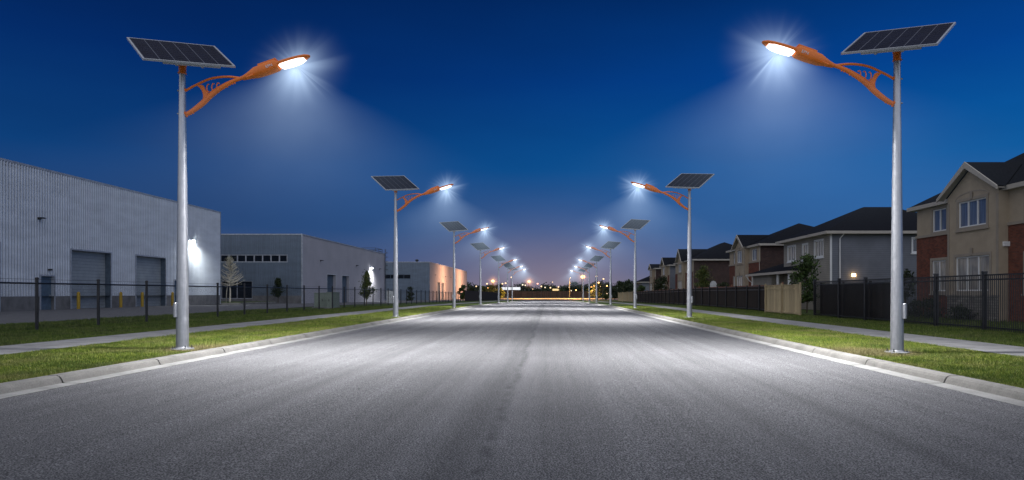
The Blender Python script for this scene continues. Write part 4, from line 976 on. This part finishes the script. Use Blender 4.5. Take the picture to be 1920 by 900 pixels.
# far lit buildings
def far_building(label, px0, px1, py0, py1, y, mat, winm=None):
    x0, _, z1 = at(px0, py0, y); x1, _, z0 = at(px1, py1, y); b = (x0, y, gz(y))
    r = thing('far_building', label, 'building', b); MB().box(x0+1, x1-1, y+1, y+12, gz(y)-.3, z0).build('wall', BROWNWOOD, r, base=b)
    m = MB(); m.box(x0, x1, y, y+13, z0, z1); m.build('roof', mat, r, base=b)
far_building('long white lit roof behind the sixth left lamp', 940, 974, 538.5, 543.5, 395, emit('lit_white_roof', (.95, .97, 1, 1), .75))
far_building('yellow lit canopy at the far end of the street', 1036, 1048, 541.5, 545, 392, emit('lit_yellow_canopy', (1, .62, .12, 1), .9))
EO = emit('sodium_lamp', (1, .45, .12, 1), 5); EW = emit('warm_lamp', (1, .62, .28, 1), 1.6); ER = emit('pinkish_lamp', (1, .36, .22, 1), 2.2); EC = emit('pale_lamp', (1, .8, .5, 1), 1.3)
def far_light(px, py, y, rad, mat, label, arm=True):
    x, _, z = at(px, py, y); r = thing('far_street_light', label, 'street light', (x, y, gz(y)), 'street lights far beyond the street end')
    p = MB(); p.tube([(0, 0, -.3), (0, 0, z-gz(y)+.3), (.9, 0, z-gz(y)+.45)], [.14, .10, .07], 6); p.build('pole', DARKBOX, r)
    MB().ball((.3, -.1, z-gz(y)), rad, 10, 8, .8).build('lamp', mat, r)
fl = [(1091, 519, 196, .62, EO, 'bright orange street light beside the sixth right lamp'), (923, 527, 330, .75, EO, 'orange light above the trees left of the fourth left lamp'), (912, 532, 345, .5, EW, 'small warm light left of the orange light over the trees'),
      (941, 532, 340, .45, EW, 'left light of a warm pair between fourth and fifth left lamps'), (947, 531, 342, .45, EW, 'right light of a warm pair between fourth and fifth left lamps'), (958, 520, 330, .45, EW, 'warm light high between the fifth and sixth left lamps'), (991, 528, 360, .75, EO, 'orange light standing alone right of the left lamp row'),
      (1007, 532, 360, .5, ER, 'reddish light left of the middle of the street end'), (1035, 529, 380, .3, EW, 'small dim light over the yellow canopy'), (1068, 521, 300, .22, EC, 'thin pale light left of the bright orange street light'), (1117, 518, 250, .35, EW, 'pale light behind the fifth right lamp'), (1130, 523, 260, .35, EW, 'pale light right of the fifth right lamp'), (1121, 530, 270, .35, EO, 'small orange light among the trees behind the fifth right lamp')]
for a in fl:
    far_light(*a)
    if a[3] > .55:
        m = MB(); N = 16; rings = []  # orange glare halo added as a self-lit half ball
        for q in range(1, 8):
            w = R(90*q/7); rings.append([(math.sin(w)*math.cos(2*math.pi*k/N), math.cos(w), math.sin(w)*math.sin(2*math.pi*k/N)) for k in range(N)])
        m.loft(rings); o = m.build('lamp_glow', HALOW, None); tag(o, kind='stuff')
        p = at(*a[:3]); o.location = (p[0]+.3, p[1]+.7, p[2]); k = a[3]*6*(a[2]/330)**.5; o.scale = (k, k, k)
sp_ = [(1015, 537, EW), (1022, 539, EC), (1032, 539.5, EW), (1047, 538, EW), (1067, 538.5, EC), (1071, 545, EC), (1080, 544, EO), (1109, 538, EO), (1114, 536, EO), (1122, 538, EC), (1126, 537, EW), (1138, 536, EO), (1111, 545, EO), (905, 538, EW), (915, 540, EO), (921, 540, EO), (928, 541, EW), (980, 534, EC), (985, 535, EC), (999, 542, EW), (1041, 550.5, EC), (1033, 550, EW), (893, 537, EW), (1138, 551, EW)]
for i, (px, py, mt) in enumerate(sp_):
    y = 340 + 45*rnd.random(); x, _, z = at(px, py, y); r = thing('far_street_light', 'one of many tiny warm lights among the far trees', 'street light', (x, y, gz(y)), 'tiny lights among the far trees')
    MB().tube([(0, 0, -.3), (0, 0, z-gz(y))], .07, 5).build('pole', DARKBOX, r); MB().ball((0, -.1, z-gz(y)), rnd.uniform(.22, .42), 8, 6).build('lamp', mt, r)
l = add_light('orange_street_light', 'SPOT', (12.3, 196, 6), 9000, (1, .5, .16), spot_size=R(150), spot_blend=.6, shadow_soft_size=.3)
for x, e in ((-10, 22000), (12, 30000)):
    add_light('orange_street_light', 'SPOT', (x, 296, 9), e*5, (1, .48, .13), spot_size=R(160), spot_blend=.6, shadow_soft_size=.4)

# ------------------------------------------------------------------ camera
cam = bpy.data.cameras.new('camera'); co = bpy.data.objects.new('camera', cam); COL.objects.link(co)
co.location = (0, 0, 1.5); co.rotation_euler = (R(90), 0, 0)
cam.sensor_width = 36; cam.lens = 1250/1920*36; cam.shift_x = -70/1920; cam.shift_y = 99/1920; cam.clip_end = 6000; cam.clip_start = .1
S.camera = co
S.render.engine = 'CYCLES'; S.cycles.use_denoising = True; S.cycles.denoising_prefilter = 'ACCURATE'
S.cycles.max_bounces = 6; S.cycles.transparent_max_bounces = 24; S.cycles.sample_clamp_indirect = .35
S.view_settings.view_transform = 'Standard'; S.view_settings.look = 'None'; S.view_settings.exposure = 0; S.view_settings.gamma = 1
